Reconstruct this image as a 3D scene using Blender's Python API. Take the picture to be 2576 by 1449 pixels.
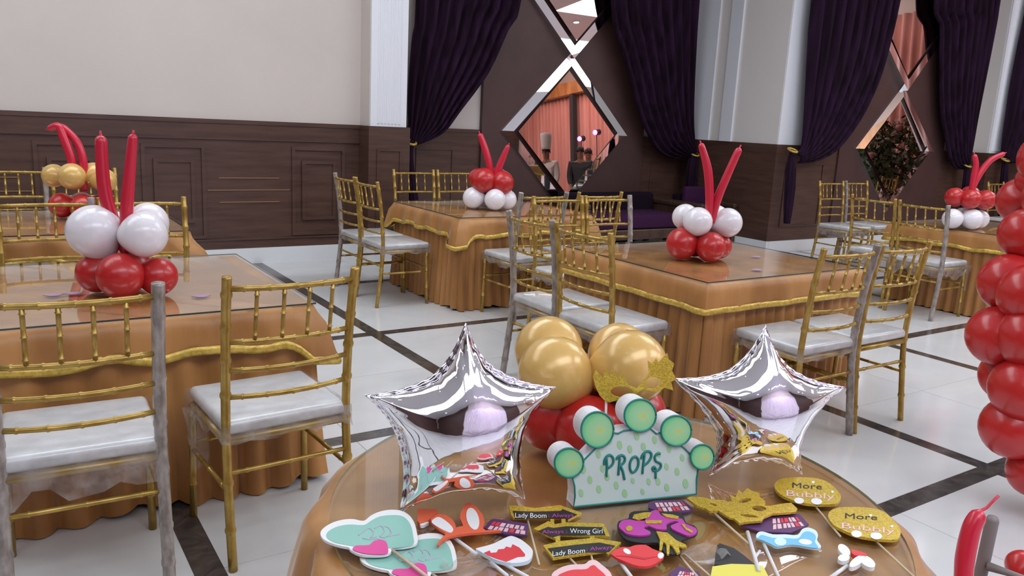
import bpy, bmesh, math, random
import numpy as np
from mathutils import Vector, Matrix
from mathutils.geometry import tessellate_polygon
random.seed(7)
PI = math.pi
SC = bpy.context.scene
COL = SC.collection
for o in list(bpy.data.objects):
    bpy.data.objects.remove(o)

# ------------------------------------------------------------------ camera
F = 2009.5
CAMP = Vector((0, 0, 1.36))
RIGHT = Vector((0.83605358, -0.54644259, 0.04914161))
DOWN = Vector((-0.07158009, -0.1974415, -0.97769788))
FWD = Vector((0.54395836, 0.81389026, -0.20418608))
cd = bpy.data.cameras.new('camera')
cam = bpy.data.objects.new('camera', cd)
COL.objects.link(cam)
M = Matrix((RIGHT, -DOWN, -FWD)).transposed().to_4x4()
M.translation = CAMP
cam.matrix_world = M
cd.sensor_width = 36
cd.lens = F / 2576 * 36
cd.clip_start = 0.02
SC.camera = cam
# ------------------------------------------------------------------ exposure, world
SC.view_settings.view_transform = 'Standard'
SC.view_settings.look = 'None'
SC.view_settings.gamma = 1
SC.view_settings.use_curve_mapping = False
SC.view_settings.exposure = 0.12
W = bpy.data.worlds.new('world')
SC.world = W
W.use_nodes = True
W.node_tree.nodes['Background'].inputs[0].default_value = (0.8, 0.82, 0.9, 1)
W.node_tree.nodes['Background'].inputs[1].default_value = 0.05


def area(name, loc, sx, sy, power, color=(1, 1, 1), rot=(0, 0, 0), shape='RECTANGLE'):
    l = bpy.data.lights.new(name, 'AREA')
    l.shape = shape
    l.size = sx
    l.size_y = sy
    l.energy = power
    l.color = color
    o = bpy.data.objects.new(name, l)
    o.location = loc
    o.rotation_euler = rot
    COL.objects.link(o)
    return o


# long ceiling coves of the hall
for i, (x, y) in enumerate([(-2.5, 4.4), (1.3, 4.6), (6.0, 2.5), (11.6, 2.3), (1.0, -1.6), (6.0, -1.6), (11, -1.6), (-3, -1.6)]):
    area('ceiling_cove_lamp', (x, y, 4.42), 3.6, 2.0, (62, 84, 80, 90, 104, 108, 100, 50)[i], (0.90, 0.985, 1.05))
area('stage_wash_lamp', (2.5, -4.2, 4.2), 3.0, 0.4, 90, (0.72, 0.64, 1.0), (math.radians(-25), 0, 0))
area('drape_wash_lamp', (12.0, -2.0, 4.0), 0.5, 5.0, 60, (1.0, 0.80, 0.74), (0, math.radians(-45), 0))


# ------------------------------------------------------------------ pixel helpers (photo frame 2576 x 1449)
def ray(px, py):
    return (FWD + RIGHT * ((px - 1288) / F) + DOWN * ((py - 724.5) / F))


def atz(px, py, z):
    d = ray(px, py)
    return CAMP + d * ((z - CAMP.z) / d.z)


def aty(px, py, y):
    d = ray(px, py)
    return CAMP + d * (y / d.y)


def atd(px, py, depth):
    return CAMP + ray(px, py) * depth


def atpl(px, py, p, n):
    d = ray(px, py)
    return CAMP + d * ((p - CAMP).dot(n) / d.dot(n))


# ------------------------------------------------------------------ materials
MATS = {}


def mat(name, color, rough=0.5, metal=0.0, **kw):
    m = bpy.data.materials.new(name)
    m.use_nodes = True
    nt = m.node_tree
    b = nt.nodes['Principled BSDF']
    b.inputs['Base Color'].default_value = (*color, 1)
    b.inputs['Roughness'].default_value = rough
    b.inputs['Metallic'].default_value = metal
    for k, v in kw.items():
        k2 = {'spec': 'Specular IOR Level', 'coat': 'Coat Weight', 'coatr': 'Coat Roughness', 'sheen': 'Sheen Weight',
              'sheenr': 'Sheen Roughness', 'ior': 'IOR', 'sss': 'Subsurface Weight', 'sssr': 'Subsurface Scale', 'emis': 'Emission Strength'}[k]
        b.inputs[k2].default_value = v
    MATS[name] = m
    return m


def nodes(m):
    nt = m.node_tree
    return nt, nt.nodes, nt.links, nt.nodes['Principled BSDF']


def vary(m, c1, c2, scale=8, detail=4, bump=0.0, stretch=(1, 1, 1), bscale=None, lo=0.35, hi=0.65, dist=0.0, bdist=0.01):
    nt, N, L, b = nodes(m)
    tc = N.new('ShaderNodeTexCoord')
    mp = N.new('ShaderNodeMapping')
    mp.inputs['Scale'].default_value = stretch
    L.new(tc.outputs['Object'], mp.inputs[0])
    n = N.new('ShaderNodeTexNoise')
    n.inputs['Scale'].default_value = scale
    n.inputs['Detail'].default_value = detail
    n.inputs['Distortion'].default_value = dist
    L.new(mp.outputs[0], n.inputs['Vector'])
    r = N.new('ShaderNodeValToRGB')
    r.color_ramp.elements[0].position = lo
    r.color_ramp.elements[1].position = hi
    r.color_ramp.elements[0].color = (*c1, 1)
    r.color_ramp.elements[1].color = (*c2, 1)
    L.new(n.outputs['Fac'], r.inputs[0])
    L.new(r.outputs[0], b.inputs['Base Color'])
    if bump:
        n2 = n
        if bscale:
            n2 = N.new('ShaderNodeTexNoise')
            n2.inputs['Scale'].default_value = bscale
            n2.inputs['Detail'].default_value = 3
            L.new(mp.outputs[0], n2.inputs['Vector'])
        bp = N.new('ShaderNodeBump')
        bp.inputs['Strength'].default_value = bump
        bp.inputs['Distance'].default_value = bdist
        L.new(n2.outputs['Fac'], bp.inputs['Height'])
        L.new(bp.outputs[0], b.inputs['Normal'])
    return m


m_wall = vary(mat('cream_paint', (0.6, 0.5, 0.45), 0.75), (0.62, 0.555, 0.515), (0.655, 0.585, 0.54), 1.5, 3)
m_white = mat('white_gloss_paint', (0.81, 0.82, 0.87), 0.4)
m_greyw = mat('warm_grey_paint', (0.78, 0.74, 0.71), 0.7)
m_wains = vary(mat('dark_wood_veneer', (0.06, 0.03, 0.025), 0.38), (0.064, 0.030, 0.021), (0.095, 0.047, 0.034), 5, 5, 0.05, (0.6, 0.6, 6))
m_panel = vary(mat('maroon_panel', (0.07, 0.03, 0.03), 0.42), (0.060, 0.029, 0.027), (0.078, 0.036, 0.033), 3, 3, 0.03, (1, 1, 1))
m_groove = mat('groove_light_gold', (0.30, 0.17, 0.09), 0.4, 0.3)  # light in the engraved grooves, put into the colour as gold
m_base = mat('white_skirting', (0.75, 0.75, 0.77), 0.25)
m_tile = vary(mat('white_marble_tile', (0.74, 0.73, 0.72), 0.12, spec=0.55), (0.60, 0.59, 0.595), (0.68, 0.675, 0.675), 0.9, 8, 0, (1, 2.2, 1), None, 0.3, 0.6, 1.2)
m_strip = vary(mat('dark_emperador', (0.06, 0.05, 0.045), 0.14, spec=0.6), (0.045, 0.037, 0.034), (0.10, 0.083, 0.075), 9, 8, 0, (1, 1, 1), None, 0.35, 0.7, 2)
m_joint = mat('grey_grout', (0.45, 0.44, 0.44), 0.8)
m_ceil = mat('white_ceiling', (0.8, 0.8, 0.82), 0.8)
m_gold = vary(mat('gold_chair_paint', (0.42, 0.26, 0.06), 0.33, 0.55), (0.36, 0.22, 0.045), (0.50, 0.33, 0.085), 22, 3, 0.05)
m_wrapd = vary(mat('plastic_wrapped_post', (0.42, 0.38, 0.36), 0.25, coat=0.6), (0.20, 0.165, 0.145), (0.38, 0.33, 0.30), 40, 3, 0.6, (1, 1, .5), None, 0.35, 0.65, 0, 0.006)
m_cush = vary(mat('white_vinyl', (0.72, 0.72, 0.73), 0.28, coat=0.5), (0.56, 0.56, 0.575), (0.66, 0.658, 0.67), 18, 3, 0.25, (1, 1, 1), 26, 0.35, 0.65, 0, 0.006)
m_velvet = vary(mat('gold_velvet', (0.40, 0.17, 0.04), 0.46, spec=0.6, sheen=0.5, sheenr=0.3), (0.32, 0.13, 0.028), (0.50, 0.23, 0.065), 6, 4, 0.1, (1, 1, .25), 120, 0.35, 0.65, 0, 0.002)
m_trim = vary(mat('gold_ribbon', (0.62, 0.40, 0.07), 0.38, 0.35), (0.52, 0.33, 0.05), (0.72, 0.50, 0.11), 60, 2, 0.4, (1, 1, 1), None, 0.35, 0.65, 0, 0.004)
m_curt = vary(mat('plum_velvet', (0.02, 0.007, 0.02), 0.9, spec=0.15), (0.010, 0.0035, 0.009), (0.027, 0.009, 0.029), 3, 3, 0.05, (6, 6, 0.3))
m_sofa = mat('plum_upholstery', (0.042, 0.009, 0.042), 0.9, spec=0.2)
m_sofad = mat('dark_plum_upholstery', (0.010, 0.004, 0.011), 0.9, spec=0.15)
m_woodd = vary(mat('dark_wood', (0.06, 0.03, 0.02), 0.35), (0.045, 0.022, 0.014), (0.08, 0.042, 0.028), 12, 4, 0.05, (1, 6, 1))
m_red = mat('red_latex', (0.50, 0.016, 0.017), 0.3, coat=0.25, coatr=0.12, sss=0.25, sssr=0.06)
m_redl = mat('crimson_latex', (0.60, 0.015, 0.045), 0.3, coat=0.2, coatr=0.15, sss=0.1, sssr=0.03)
m_wht = mat('white_latex', (0.84, 0.80, 0.84), 0.22, coat=0.4, coatr=0.08, sss=0.15, sssr=0.05)
m_gld = mat('gold_pearl_latex', (0.70, 0.44, 0.14), 0.26, 0.1, coat=0.3, coatr=0.12, sss=0.15, sssr=0.04)
m_foil = vary(mat('silver_foil', (0.86, 0.85, 0.88), 0.04, 1.0), (0.84, 0.83, 0.86), (0.9, 0.89, 0.92), 5, 2, 0.25, (1, 1, 1), 11, 0.3, 0.7, 0, 0.006)
m_mir = mat('silver_mirror', (0.86, 0.86, 0.88), 0.015, 1.0)
m_mirt = mat('bronze_mirror', (0.62, 0.44, 0.40), 0.01, 1.0)
m_pink = vary(mat('pink_sheer_drape', (0.75, 0.28, 0.24), 0.8, sheen=0.3), (0.52, 0.22, 0.18), (0.70, 0.36, 0.31), 2, 3, 0.0, (1, 8, 0.2))
m_stage = vary(mat('white_stage_drape', (0.8, 0.7, 0.78), 0.7), (0.78, 0.66, 0.76), (0.86, 0.80, 0.86), 2, 2, 0, (6, 1, .2))
m_glit = None


def glitter(name, c1, c2):
    m = mat(name, c1, 0.35, 0.3)
    nt, N, L, b = nodes(m)
    v = N.new('ShaderNodeTexVoronoi')
    v.inputs['Scale'].default_value = 420
    tc = N.new('ShaderNodeTexCoord')
    L.new(tc.outputs['Object'], v.inputs['Vector'])
    r = N.new('ShaderNodeValToRGB')
    r.color_ramp.elements[0].color = (*c1, 1)
    r.color_ramp.elements[1].color = (*c2, 1)
    L.new(v.outputs['Color'], r.inputs[0])
    L.new(r.outputs[0], b.inputs['Base Color'])
    bp = N.new('ShaderNodeBump')
    bp.inputs['Strength'].default_value = 0.8
    bp.inputs['Distance'].default_value = 0.002
    L.new(v.outputs['Color'], bp.inputs['Height'])
    L.new(bp.outputs[0], b.inputs['Normal'])
    return m


m_glit = glitter('gold_glitter', (0.44, 0.28, 0.02), (0.85, 0.60, 0.08))
m_black = mat('black_card', (0.018, 0.016, 0.018), 0.5)
m_wcard = mat('white_card', (0.82, 0.82, 0.82), 0.5)
m_teal = mat('mint_card', (0.27, 0.53, 0.45), 0.5)
m_pinkc = mat('hot_pink_card', (0.72, 0.07, 0.30), 0.5)
m_lilac = mat('lilac_ink', (0.48, 0.46, 0.52), 0.6)
m_orange = mat('orange_felt', (0.75, 0.13, 0.055), 0.8)
m_redc = mat('red_card', (0.72, 0.045, 0.055), 0.45)
m_rose = mat('pale_rose_card', (0.80, 0.52, 0.55), 0.5)
m_purp = mat('magenta_card', (0.50, 0.05, 0.36), 0.5)
m_plum = mat('dark_purple_card', (0.10, 0.03, 0.12), 0.5)
m_blue = mat('sky_blue_card', (0.18, 0.50, 0.75), 0.5)
m_pblue = mat('pale_blue_card', (0.62, 0.78, 0.90), 0.5)
m_yel = mat('yellow_card', (0.74, 0.66, 0.10), 0.5)
m_bamb = mat('bamboo_stick', (0.60, 0.48, 0.34), 0.6)
m_straw = mat('white_straw', (0.74, 0.72, 0.74), 0.4)
m_foam = vary(mat('white_foam', (0.78, 0.75, 0.77), 0.85), (0.70, 0.66, 0.69), (0.80, 0.78, 0.80), 60, 2, 0.3, (1, 1, 1), None, .3, .7, 0, 0.003)
m_mint = mat('pale_mint_print', (0.58, 0.70, 0.66), 0.5)
m_spot = mat('light_green_print', (0.36, 0.62, 0.33), 0.6)
m_tgrn = mat('dark_teal_paint', (0.01, 0.22, 0.19), 0.5)
m_stick = mat('mauve_sticker', (0.42, 0.26, 0.40), 0.5)
m_skin = mat('brown_skin', (0.26, 0.13, 0.08), 0.55)
m_chefw = mat('white_cotton', (0.78, 0.75, 0.72), 0.8)
m_suit = mat('charcoal_cloth', (0.035, 0.035, 0.04), 0.8)
m_hair = mat('black_hair', (0.012, 0.01, 0.01), 0.5)
m_leafg = vary(mat('dark_green_leaf', (0.04, 0.09, 0.03), 0.5), (0.03, 0.04, 0.012), (0.10, 0.11, 0.04), 8, 2)
m_rosef = mat('rose_petal', (0.45, 0.16, 0.16), 0.6)
m_lampw = mat('lamp_glass', (1, 1, 1), 0.3)
m_lampw.node_tree.nodes['Principled BSDF'].inputs['Emission Color'].default_value = (1, 0.98, 0.95, 1)
m_lampw.node_tree.nodes['Principled BSDF'].inputs['Emission Strength'].default_value = 28


def clear(name, ior, rough, tint=(1, 1, 1), base=0.0):
    """thin clear sheet: transparent body with a Fresnel reflection"""
    m = bpy.data.materials.new(name)
    m.use_nodes = True
    nt = m.node_tree
    N, L = nt.nodes, nt.links
    N.remove(N['Principled BSDF'])
    t = N.new('ShaderNodeBsdfTransparent')
    t.inputs[0].default_value = (*tint, 1)
    g = N.new('ShaderNodeBsdfGlossy')
    g.inputs['Roughness'].default_value = rough
    fr = N.new('ShaderNodeFresnel')
    fr.inputs[0].default_value = ior
    mx = N.new('ShaderNodeMixShader')
    ge = N.new('ShaderNodeNewGeometry')
    inv = N.new('ShaderNodeMath')
    inv.operation = 'SUBTRACT'
    inv.inputs[0].default_value = 1
    L.new(ge.outputs['Backfacing'], inv.inputs[1])
    mu = N.new('ShaderNodeMath')
    mu.operation = 'MULTIPLY'
    L.new(fr.outputs[0], mu.inputs[0])
    L.new(inv.outputs[0], mu.inputs[1])
    fac = mu.outputs[0]
    if base:
        ma = N.new('ShaderNodeMath')
        ma.operation = 'ADD'
        ma.use_clamp = True
        ma.inputs[1].default_value = base
        L.new(fac, ma.inputs[0])
        fac = ma.outputs[0]
    L.new(fac, mx.inputs[0])
    L.new(t.outputs[0], mx.inputs[1])
    L.new(g.outputs[0], mx.inputs[2])
    L.new(mx.outputs[0], N['Material Output'].inputs[0])
    return m


m_glass = clear('table_glass', 4.8, 0.015, (0.97, 0.98, 0.97))
m_gedge = mat('glass_edge', (0.05, 0.06, 0.05), 0.2)


def wrap_material():
    m = bpy.data.materials.new('clear_plastic_wrap')
    m.use_nodes = True
    nt = m.node_tree
    N, L = nt.nodes, nt.links
    N.remove(N['Principled BSDF'])
    t = N.new('ShaderNodeBsdfTransparent')
    d = N.new('ShaderNodeBsdfPrincipled')
    d.inputs['Base Color'].default_value = (0.50, 0.45, 0.43, 1)
    d.inputs['Roughness'].default_value = 0.15
    n = N.new('ShaderNodeTexNoise')
    n.inputs['Scale'].default_value = 22
    n.inputs['Detail'].default_value = 3
    tc = N.new('ShaderNodeTexCoord')
    L.new(tc.outputs['Object'], n.inputs['Vector'])
    bp = N.new('ShaderNodeBump')
    bp.inputs['Strength'].default_value = 1
    bp.inputs['Distance'].default_value = 0.02
    L.new(n.outputs['Fac'], bp.inputs['Height'])
    L.new(bp.outputs[0], d.inputs['Normal'])
    r = N.new('ShaderNodeMapRange')
    r.inputs['From Min'].default_value = 0.3
    r.inputs['From Max'].default_value = 0.7
    r.inputs['To Min'].default_value = 0.10
    r.inputs['To Max'].default_value = 0.45
    L.new(n.outputs['Fac'], r.inputs['Value'])
    mx = N.new('ShaderNodeMixShader')
    L.new(r.outputs[0], mx.inputs[0])
    L.new(t.outputs[0], mx.inputs[1])
    L.new(d.outputs[0], mx.inputs[2])
    L.new(mx.outputs[0], N['Material Output'].inputs[0])
    return m


m_wrap = wrap_material()


def cucumber():
    m = mat('green_slice_print', (0.3, 0.65, 0.35), 0.5)
    nt, N, L, b = nodes(m)
    tc = N.new('ShaderNodeTexCoord')
    g = N.new('ShaderNodeTexGradient')
    g.gradient_type = 'SPHERICAL'
    mp = N.new('ShaderNodeMapping')
    mp.inputs['Scale'].default_value = (1, 1, 1)
    L.new(tc.outputs['Generated'], mp.inputs[0])
    sub = N.new('ShaderNodeVectorMath')
    sub.operation = 'SUBTRACT'
    sub.inputs[1].default_value = (0.5, 0.5, 0.5)
    L.new(mp.outputs[0], sub.inputs[0])
    ln = N.new('ShaderNodeVectorMath')
    ln.operation = 'MULTIPLY'
    ln.inputs[1].default_value = (2, 0, 2)
    L.new(sub.outputs[0], ln.inputs[0])
    le = N.new('ShaderNodeVectorMath')
    le.operation = 'LENGTH'
    L.new(ln.outputs[0], le.inputs[0])
    r = N.new('ShaderNodeValToRGB')
    e = r.color_ramp.elements
    e[0].position = 0.05
    e[0].color = (0.52, 0.62, 0.16, 1)
    e[1].position = 0.95
    e[1].color = (0.12, 0.55, 0.22, 1)
    x = e.new(0.25)
    x.color = (0.38, 0.66, 0.34, 1)
    x = e.new(0.7)
    x.color = (0.28, 0.64, 0.32, 1)
    L.new(le.outputs['Value'], r.inputs[0])
    L.new(r.outputs[0], b.inputs['Base Color'])
    return m


m_slice = cucumber()


# ------------------------------------------------------------------ mesh helpers
def mesh(name, verts, faces, mats, smooth=False, fm=None):
    me = bpy.data.meshes.new(name)
    me.from_pydata([tuple(v) for v in verts], [], faces)
    for m in (mats if isinstance(mats, (list, tuple)) else [mats]):
        me.materials.append(m)
    if fm:
        me.polygons.foreach_set('material_index', fm)
    if smooth:
        me.polygons.foreach_set('use_smooth', [True] * len(me.polygons))
    me.update()
    return me


def link(name, me, parent=None, loc=None, rot=None):
    o = bpy.data.objects.new(name, me)
    COL.objects.link(o)
    if parent is not None:
        o.parent = parent
    if loc is not None:
        o.location = loc
    if rot is not None:
        o.rotation_euler = rot
    return o


def thing(name, label, cat, loc=(0, 0, 0), rz=0, group=None):
    o = bpy.data.objects.new(name, None)
    o.empty_display_size = 0.1
    COL.objects.link(o)
    o.location = loc
    o.rotation_euler = (0, 0, rz)
    return tag(o, label, cat, group)


def tag(o, label, cat, group=None):
    o['label'] = label
    o['category'] = cat
    if group:
        o['group'] = group
    return o


def struct(o):
    o['kind'] = 'structure'
    return o


class MB:
    def __init__(s):
        s.v, s.f, s.m = [], [], []

    def add(s, v, f, mi=0):
        b = len(s.v)
        s.v += [Vector(x) for x in v]
        s.f += [tuple(i + b for i in q) for q in f]
        s.m += [mi] * len(f)
        return s

    def box(s, x0, x1, y0, y1, z0, z1, mi=0):
        v = [(x, y, z) for z in (z0, z1) for y in (y0, y1) for x in (x0, x1)]
        return s.add(v, [(0, 2, 3, 1), (4, 5, 7, 6), (0, 1, 5, 4), (2, 6, 7, 3), (0, 4, 6, 2), (1, 3, 7, 5)], mi)

    def bbox(s, x0, x1, y0, y1, z0, z1, r=0.01, seg=2, mi=0):
        bm = bmesh.new()
        bmesh.ops.create_cube(bm, size=1)
        for v in bm.verts:
            v.co = Vector(((x0 + x1) / 2 + v.co.x * (x1 - x0), (y0 + y1) / 2 + v.co.y * (y1 - y0), (z0 + z1) / 2 + v.co.z * (z1 - z0)))
        bmesh.ops.bevel(bm, geom=bm.edges[:] + bm.verts[:], offset=r, segments=seg, affect='EDGES', profile=0.5)
        bm.verts.index_update()
        s.add([v.co.copy() for v in bm.verts], [[v.index for v in f.verts] for f in bm.faces], mi)
        bm.free()
        return s

    def tube(s, pts, rad, seg=8, mi=0, cap=True):
        pts = [Vector(p) for p in pts]
        n = len(pts)
        rad = rad if isinstance(rad, (list, tuple)) else [rad] * n
        t0 = (pts[1] - pts[0]).normalized()
        ref = Vector((0, 0, 1)) if abs(t0.z) < 0.9 else Vector((1, 0, 0))
        a = t0.cross(ref).normalized()
        vs, fs = [], []
        for i, p in enumerate(pts):
            t = (pts[min(i + 1, n - 1)] - pts[max(i - 1, 0)]).normalized()
            a = (a - t * a.dot(t)).normalized()
            b = t.cross(a)
            for k in range(seg):
                th = 2 * PI * k / seg
                vs.append(p + (a * math.cos(th) + b * math.sin(th)) * rad[i])
        for i in range(n - 1):
            for k in range(seg):
                k2 = (k + 1) % seg
                fs.append((i * seg + k, i * seg + k2, (i + 1) * seg + k2, (i + 1) * seg + k))
        if cap:
            fs.append(tuple(range(seg - 1, -1, -1)))
            fs.append(tuple(range((n - 1) * seg, n * seg)))
        return s.add(vs, fs, mi)

    def prism(s, loops, n, t, mi=0, side=None):
        """loops: list of 3-D loops (outer first, holes after) in one plane; extrude by t along n (front = loops + n*t)"""
        n = Vector(n).normalized()
        flat = [Vector(p) for lp in loops for p in lp]
        tri = tessellate_polygon([[Vector(p) for p in lp] for lp in loops])
        N = len(flat)
        vs = [p + n * t for p in flat] + [p.copy() for p in flat]
        fs = []
        for q in tri:
            a, b, c = (flat[i] for i in q)
            if (b - a).cross(c - a).dot(n) < 0:
                q = (q[0], q[2], q[1])
            fs.append(tuple(q))
        nt = len(fs)
        fs += [tuple(N + i for i in reversed(q)) for q in fs[:nt]]
        s.add(vs, fs, mi)
        off = 0
        base = len(s.v) - 2 * N
        for lp in loops:
            k = len(lp)
            ar = sum(((Vector(lp[i])).cross(Vector(lp[(i + 1) % k]))).dot(n) for i in range(k))
            for i in range(k):
                j = (i + 1) % k
                q = (base + off + i, base + off + N + i, base + off + N + j, base + off + j)
                outer = (lp is loops[0])
                if (ar < 0) == outer:
                    q = q[::-1]
                s.f.append(q)
                s.m.append(mi if side is None else side)
            off += k
        return s

    def build(s, name, mats, parent=None, smooth=False, loc=None, rot=None, origin=None):
        v = s.v
        if origin is not None:
            o = Vector(origin)
            v = [x - o for x in v]
        me = mesh(name, v, s.f, mats, smooth, s.m if any(s.m) else None)
        return link(name, me, parent, loc, rot)


def smooth_angle(o, deg=35):
    me = o.data
    me.polygons.foreach_set('use_smooth', [True] * len(me.polygons))
    try:
        me.set_sharp_from_angle(angle=math.radians(deg))
    except Exception:
        pass


def spline(pts, n=6):
    """Catmull-Rom through points (lists or Vectors)"""
    P = [Vector(p) for p in pts]
    out = []
    for i in range(len(P) - 1):
        p0, p1, p2, p3 = P[max(i - 1, 0)], P[i], P[i + 1], P[min(i + 2, len(P) - 1)]
        for k in range(n):
            t = k / n
            out.append(0.5 * ((2 * p1) + (p2 - p0) * t + (2 * p0 - 5 * p1 + 4 * p2 - p3) * t * t + (3 * p1 - p0 - 3 * p2 + p3) * t ** 3))
    out.append(P[-1])
    return out


def cspline(pts, n=4):
    P = [Vector(p) for p in pts]
    k = len(P)
    out = []
    for i in range(k):
        p0, p1, p2, p3 = P[i - 1], P[i], P[(i + 1) % k], P[(i + 2) % k]
        for j in range(n):
            t = j / n
            out.append(0.5 * ((2 * p1) + (p2 - p0) * t + (2 * p0 - 5 * p1 + 4 * p2 - p3) * t * t + (3 * p1 - p0 - 3 * p2 + p3) * t ** 3))
    return out


def lerp_poly(P, t):
    """point at fraction t of a polyline by index length"""
    L = [0]
    for i in range(1, len(P)):
        L.append(L[-1] + (Vector(P[i]) - Vector(P[i - 1])).length)
    s = t * L[-1]
    for i in range(1, len(P)):
        if s <= L[i] or i == len(P) - 1:
            u = (s - L[i - 1]) / max(L[i] - L[i - 1], 1e-9)
            return Vector(P[i - 1]).lerp(Vector(P[i]), u)


def copy_tree(o, parent=None, depth=0):
    c = o.copy()
    COL.objects.link(c)
    if parent is not None:
        c.parent = parent
    for ch in list(o.children):
        copy_tree(ch, c, depth + 1)
    return c


# ================================================================== SETTING
ZC = 4.6
YW = 7.17      # long cream wall
YN = 7.50      # niche wall
YR = 6.07      # right wall plane
XP = 7.58      # corner of the step
WT = 1.25      # wainscot top
BH = 0.138     # skirting height

# floor -------------------------------------------------------------
floor = struct(MB().box(-5.2, 14.2, -6.2, 7.9, -0.12, -0.006).build('floor', m_joint))
XS = [0.4815 + 1.528 * k for k in range(-1, 9)]
YS = [1.512 + 1.515 * k for k in range(-1, 4)]
SW = 0.042
for x in XS:
    MB().box(x - SW, x + SW, YS[0] - SW, 7.49, -0.005, 0.0).build('floor_strip', m_strip, floor)
for y in YS:
    ed = [XS[0] - 4] + XS + [14.0]
    for a, b in zip(ed[:-1], ed[1:]):
        a2 = a + (SW if a in XS else 0)
        b2 = b - (SW if b in XS else 0)
        MB().box(a2, b2, y - SW, y + SW, -0.005, 0.0).build('floor_strip', m_strip, floor)
g = 0.0012
tm = {}


def tile(x0, x1, y0, y1):
    k = (round(x1 - x0, 3), round(y1 - y0, 3))
    if k not in tm:
        w, h = (x1 - x0) / 2 - g, (y1 - y0) / 2 - g
        b = MB().box(-w, w, -h, h, -0.005, 0.0)
        tm[k] = mesh('floor_tile', b.v, b.f, m_tile)
    link('floor_tile', tm[k], floor, ((x0 + x1) / 2, (y0 + y1) / 2, 0))


for xi in range(-1, len(XS)):
    xa = XS[xi] + SW if xi >= 0 else -5.0
    xb = XS[xi + 1] - SW if xi + 1 < len(XS) else 14.0
    for yi in range(len(YS)):
        ya = YS[yi] + SW
        yb = YS[yi + 1] - SW if yi + 1 < len(YS) else 7.49
        if xi < 0 or xi + 1 >= len(XS):
            tile(xa, xb, ya, yb)
        else:
            xm, ym = (xa + xb) / 2, (ya + yb) / 2
            for a, b in ((xa, xm), (xm, xb)):
                for c, d in ((ya, ym), (ym, yb)):
                    tile(a, b, c, d)
MB().box(-5.0, 14.0, -6.0, YS[0] - SW, -0.005, 0.0).build('floor_field', m_tile, floor)

struct(MB().box(-5.2, 14.2, -6.2, 7.9, ZC, ZC + 0.15).build('ceiling', m_ceil))


def wainscot(parent, x0, x1, y, proud=0.02, cap=True):
    """wood panelling on a wall that faces -Y at plane y"""
    b = MB().box(x0, x1, y - proud, y, BH, WT)
    if cap:
        b.box(x0, x1, y - proud - 0.008, y, WT - 0.03, WT + 0.004)
    return b.build('wainscot', m_wains, parent)


def frame_rect(parent, x0, x1, z0, z1, y, w=0.022, d=0.012, name='panel_moulding', m=None):
    b = MB()
    for (a0, a1, c0, c1) in ((x0, x1, z0, z0 + w), (x0, x1, z1 - w, z1), (x0, x0 + w, z0 + w, z1 - w), (x1 - w, x1, z0 + w, z1 - w)):
        b.box(a0, a1, y - d, y, c0, c1)
    return b.build(name, m or m_wains, parent)


# long cream wall with panelling
wb = struct(MB().box(-5.2, 2.99, YW, YW + 0.75, 0, ZC).build('wall_back', m_wall))
w = wainscot(wb, -5.0, 2.99, YW)
MB().box(-5, 2.985, YW - 0.034, YW - 0.02, 1.085, 1.10).box(-5, 2.985, YW - 0.034, YW - 0.02, 0.215, 0.23).build('panel_rail', m_wains, w)
for fx in (1.335, 2.58, 0.58, -0.665, -1.42, -2.665, -3.42):
    frame_rect(w, fx - 0.25, fx + 0.25, 0.24, 1.04, YW - 0.02, 0.03, 0.016)
    frame_rect(w, fx - 0.16, fx + 0.16, 0.38, 0.92, YW - 0.02, 0.03, 0.022)
    MB().box(fx - 0.13, fx + 0.13, YW - 0.03, YW - 0.02, 0.41, 0.89).build('panel_field', m_wains, w)
for lx in (1.955, -0.04, -2.04):
    for (hw, z) in ((0.26, 0.76), (0.355, 0.655), (0.26, 0.55)):
        MB().box(lx - hw, lx + hw, YW - 0.026, YW - 0.02, z - 0.004, z + 0.004).build('groove_line', m_groove, w)  # engraved grooves drawn as thin gold strips for the light in them
struct(MB().box(-5.0, 2.985, YW - 0.035, YW, 0, BH).build('baseboard_back', m_base))

# fluted pilaster 1
t1 = struct(MB().box(2.99, 3.36, 6.96, 7.6, 0, ZC, 0).build('trim_1', [m_wall]))
b = MB().box(2.995, 3.355, 6.94, 6.96, WT + 0.004, ZC)
for k in range(7):
    xx = 3.07 + k * 0.035
    b.tube([(xx, 6.942, WT + 0.03), (xx, 6.942, ZC)], 0.011, 8)
b.build('fluted_face', m_white, t1)
MB().box(2.97, 3.385, 6.915, 7.3, BH, WT + 0.004).build('wainscot', m_wains, t1)
frame_rect(t1, 3.05, 3.30, 0.3, 1.05, 6.915, 0.02, 0.01)
struct(MB().box(2.96, 3.395, 6.90, 7.3, 0, BH).build('baseboard_pilaster', m_base))

# niche wall with brown panel
wn = struct(MB().box(3.36, 7.62, YN, YN + 0.4, 0, ZC).build('wall_niche', m_wall))
wainscot(wn, 3.36, 4.49, YN)
wainscot(wn, 6.80, 7.58, YN)
for fx in (3.95, 7.2):
    frame_rect(wn, fx - 0.22, fx + 0.22, 0.3, 1.05, YN - 0.02, 0.02, 0.01)
MB().box(4.49, 6.80, YN - 0.05, YN, 0.0, ZC).build('wood_panel', m_panel, wn)
struct(MB().box(3.36, 4.49, YN - 0.035, YN, 0, BH).box(6.8, 7.58, YN - 0.035, YN, 0, BH).build('baseboard_niche', m_base))

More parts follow.
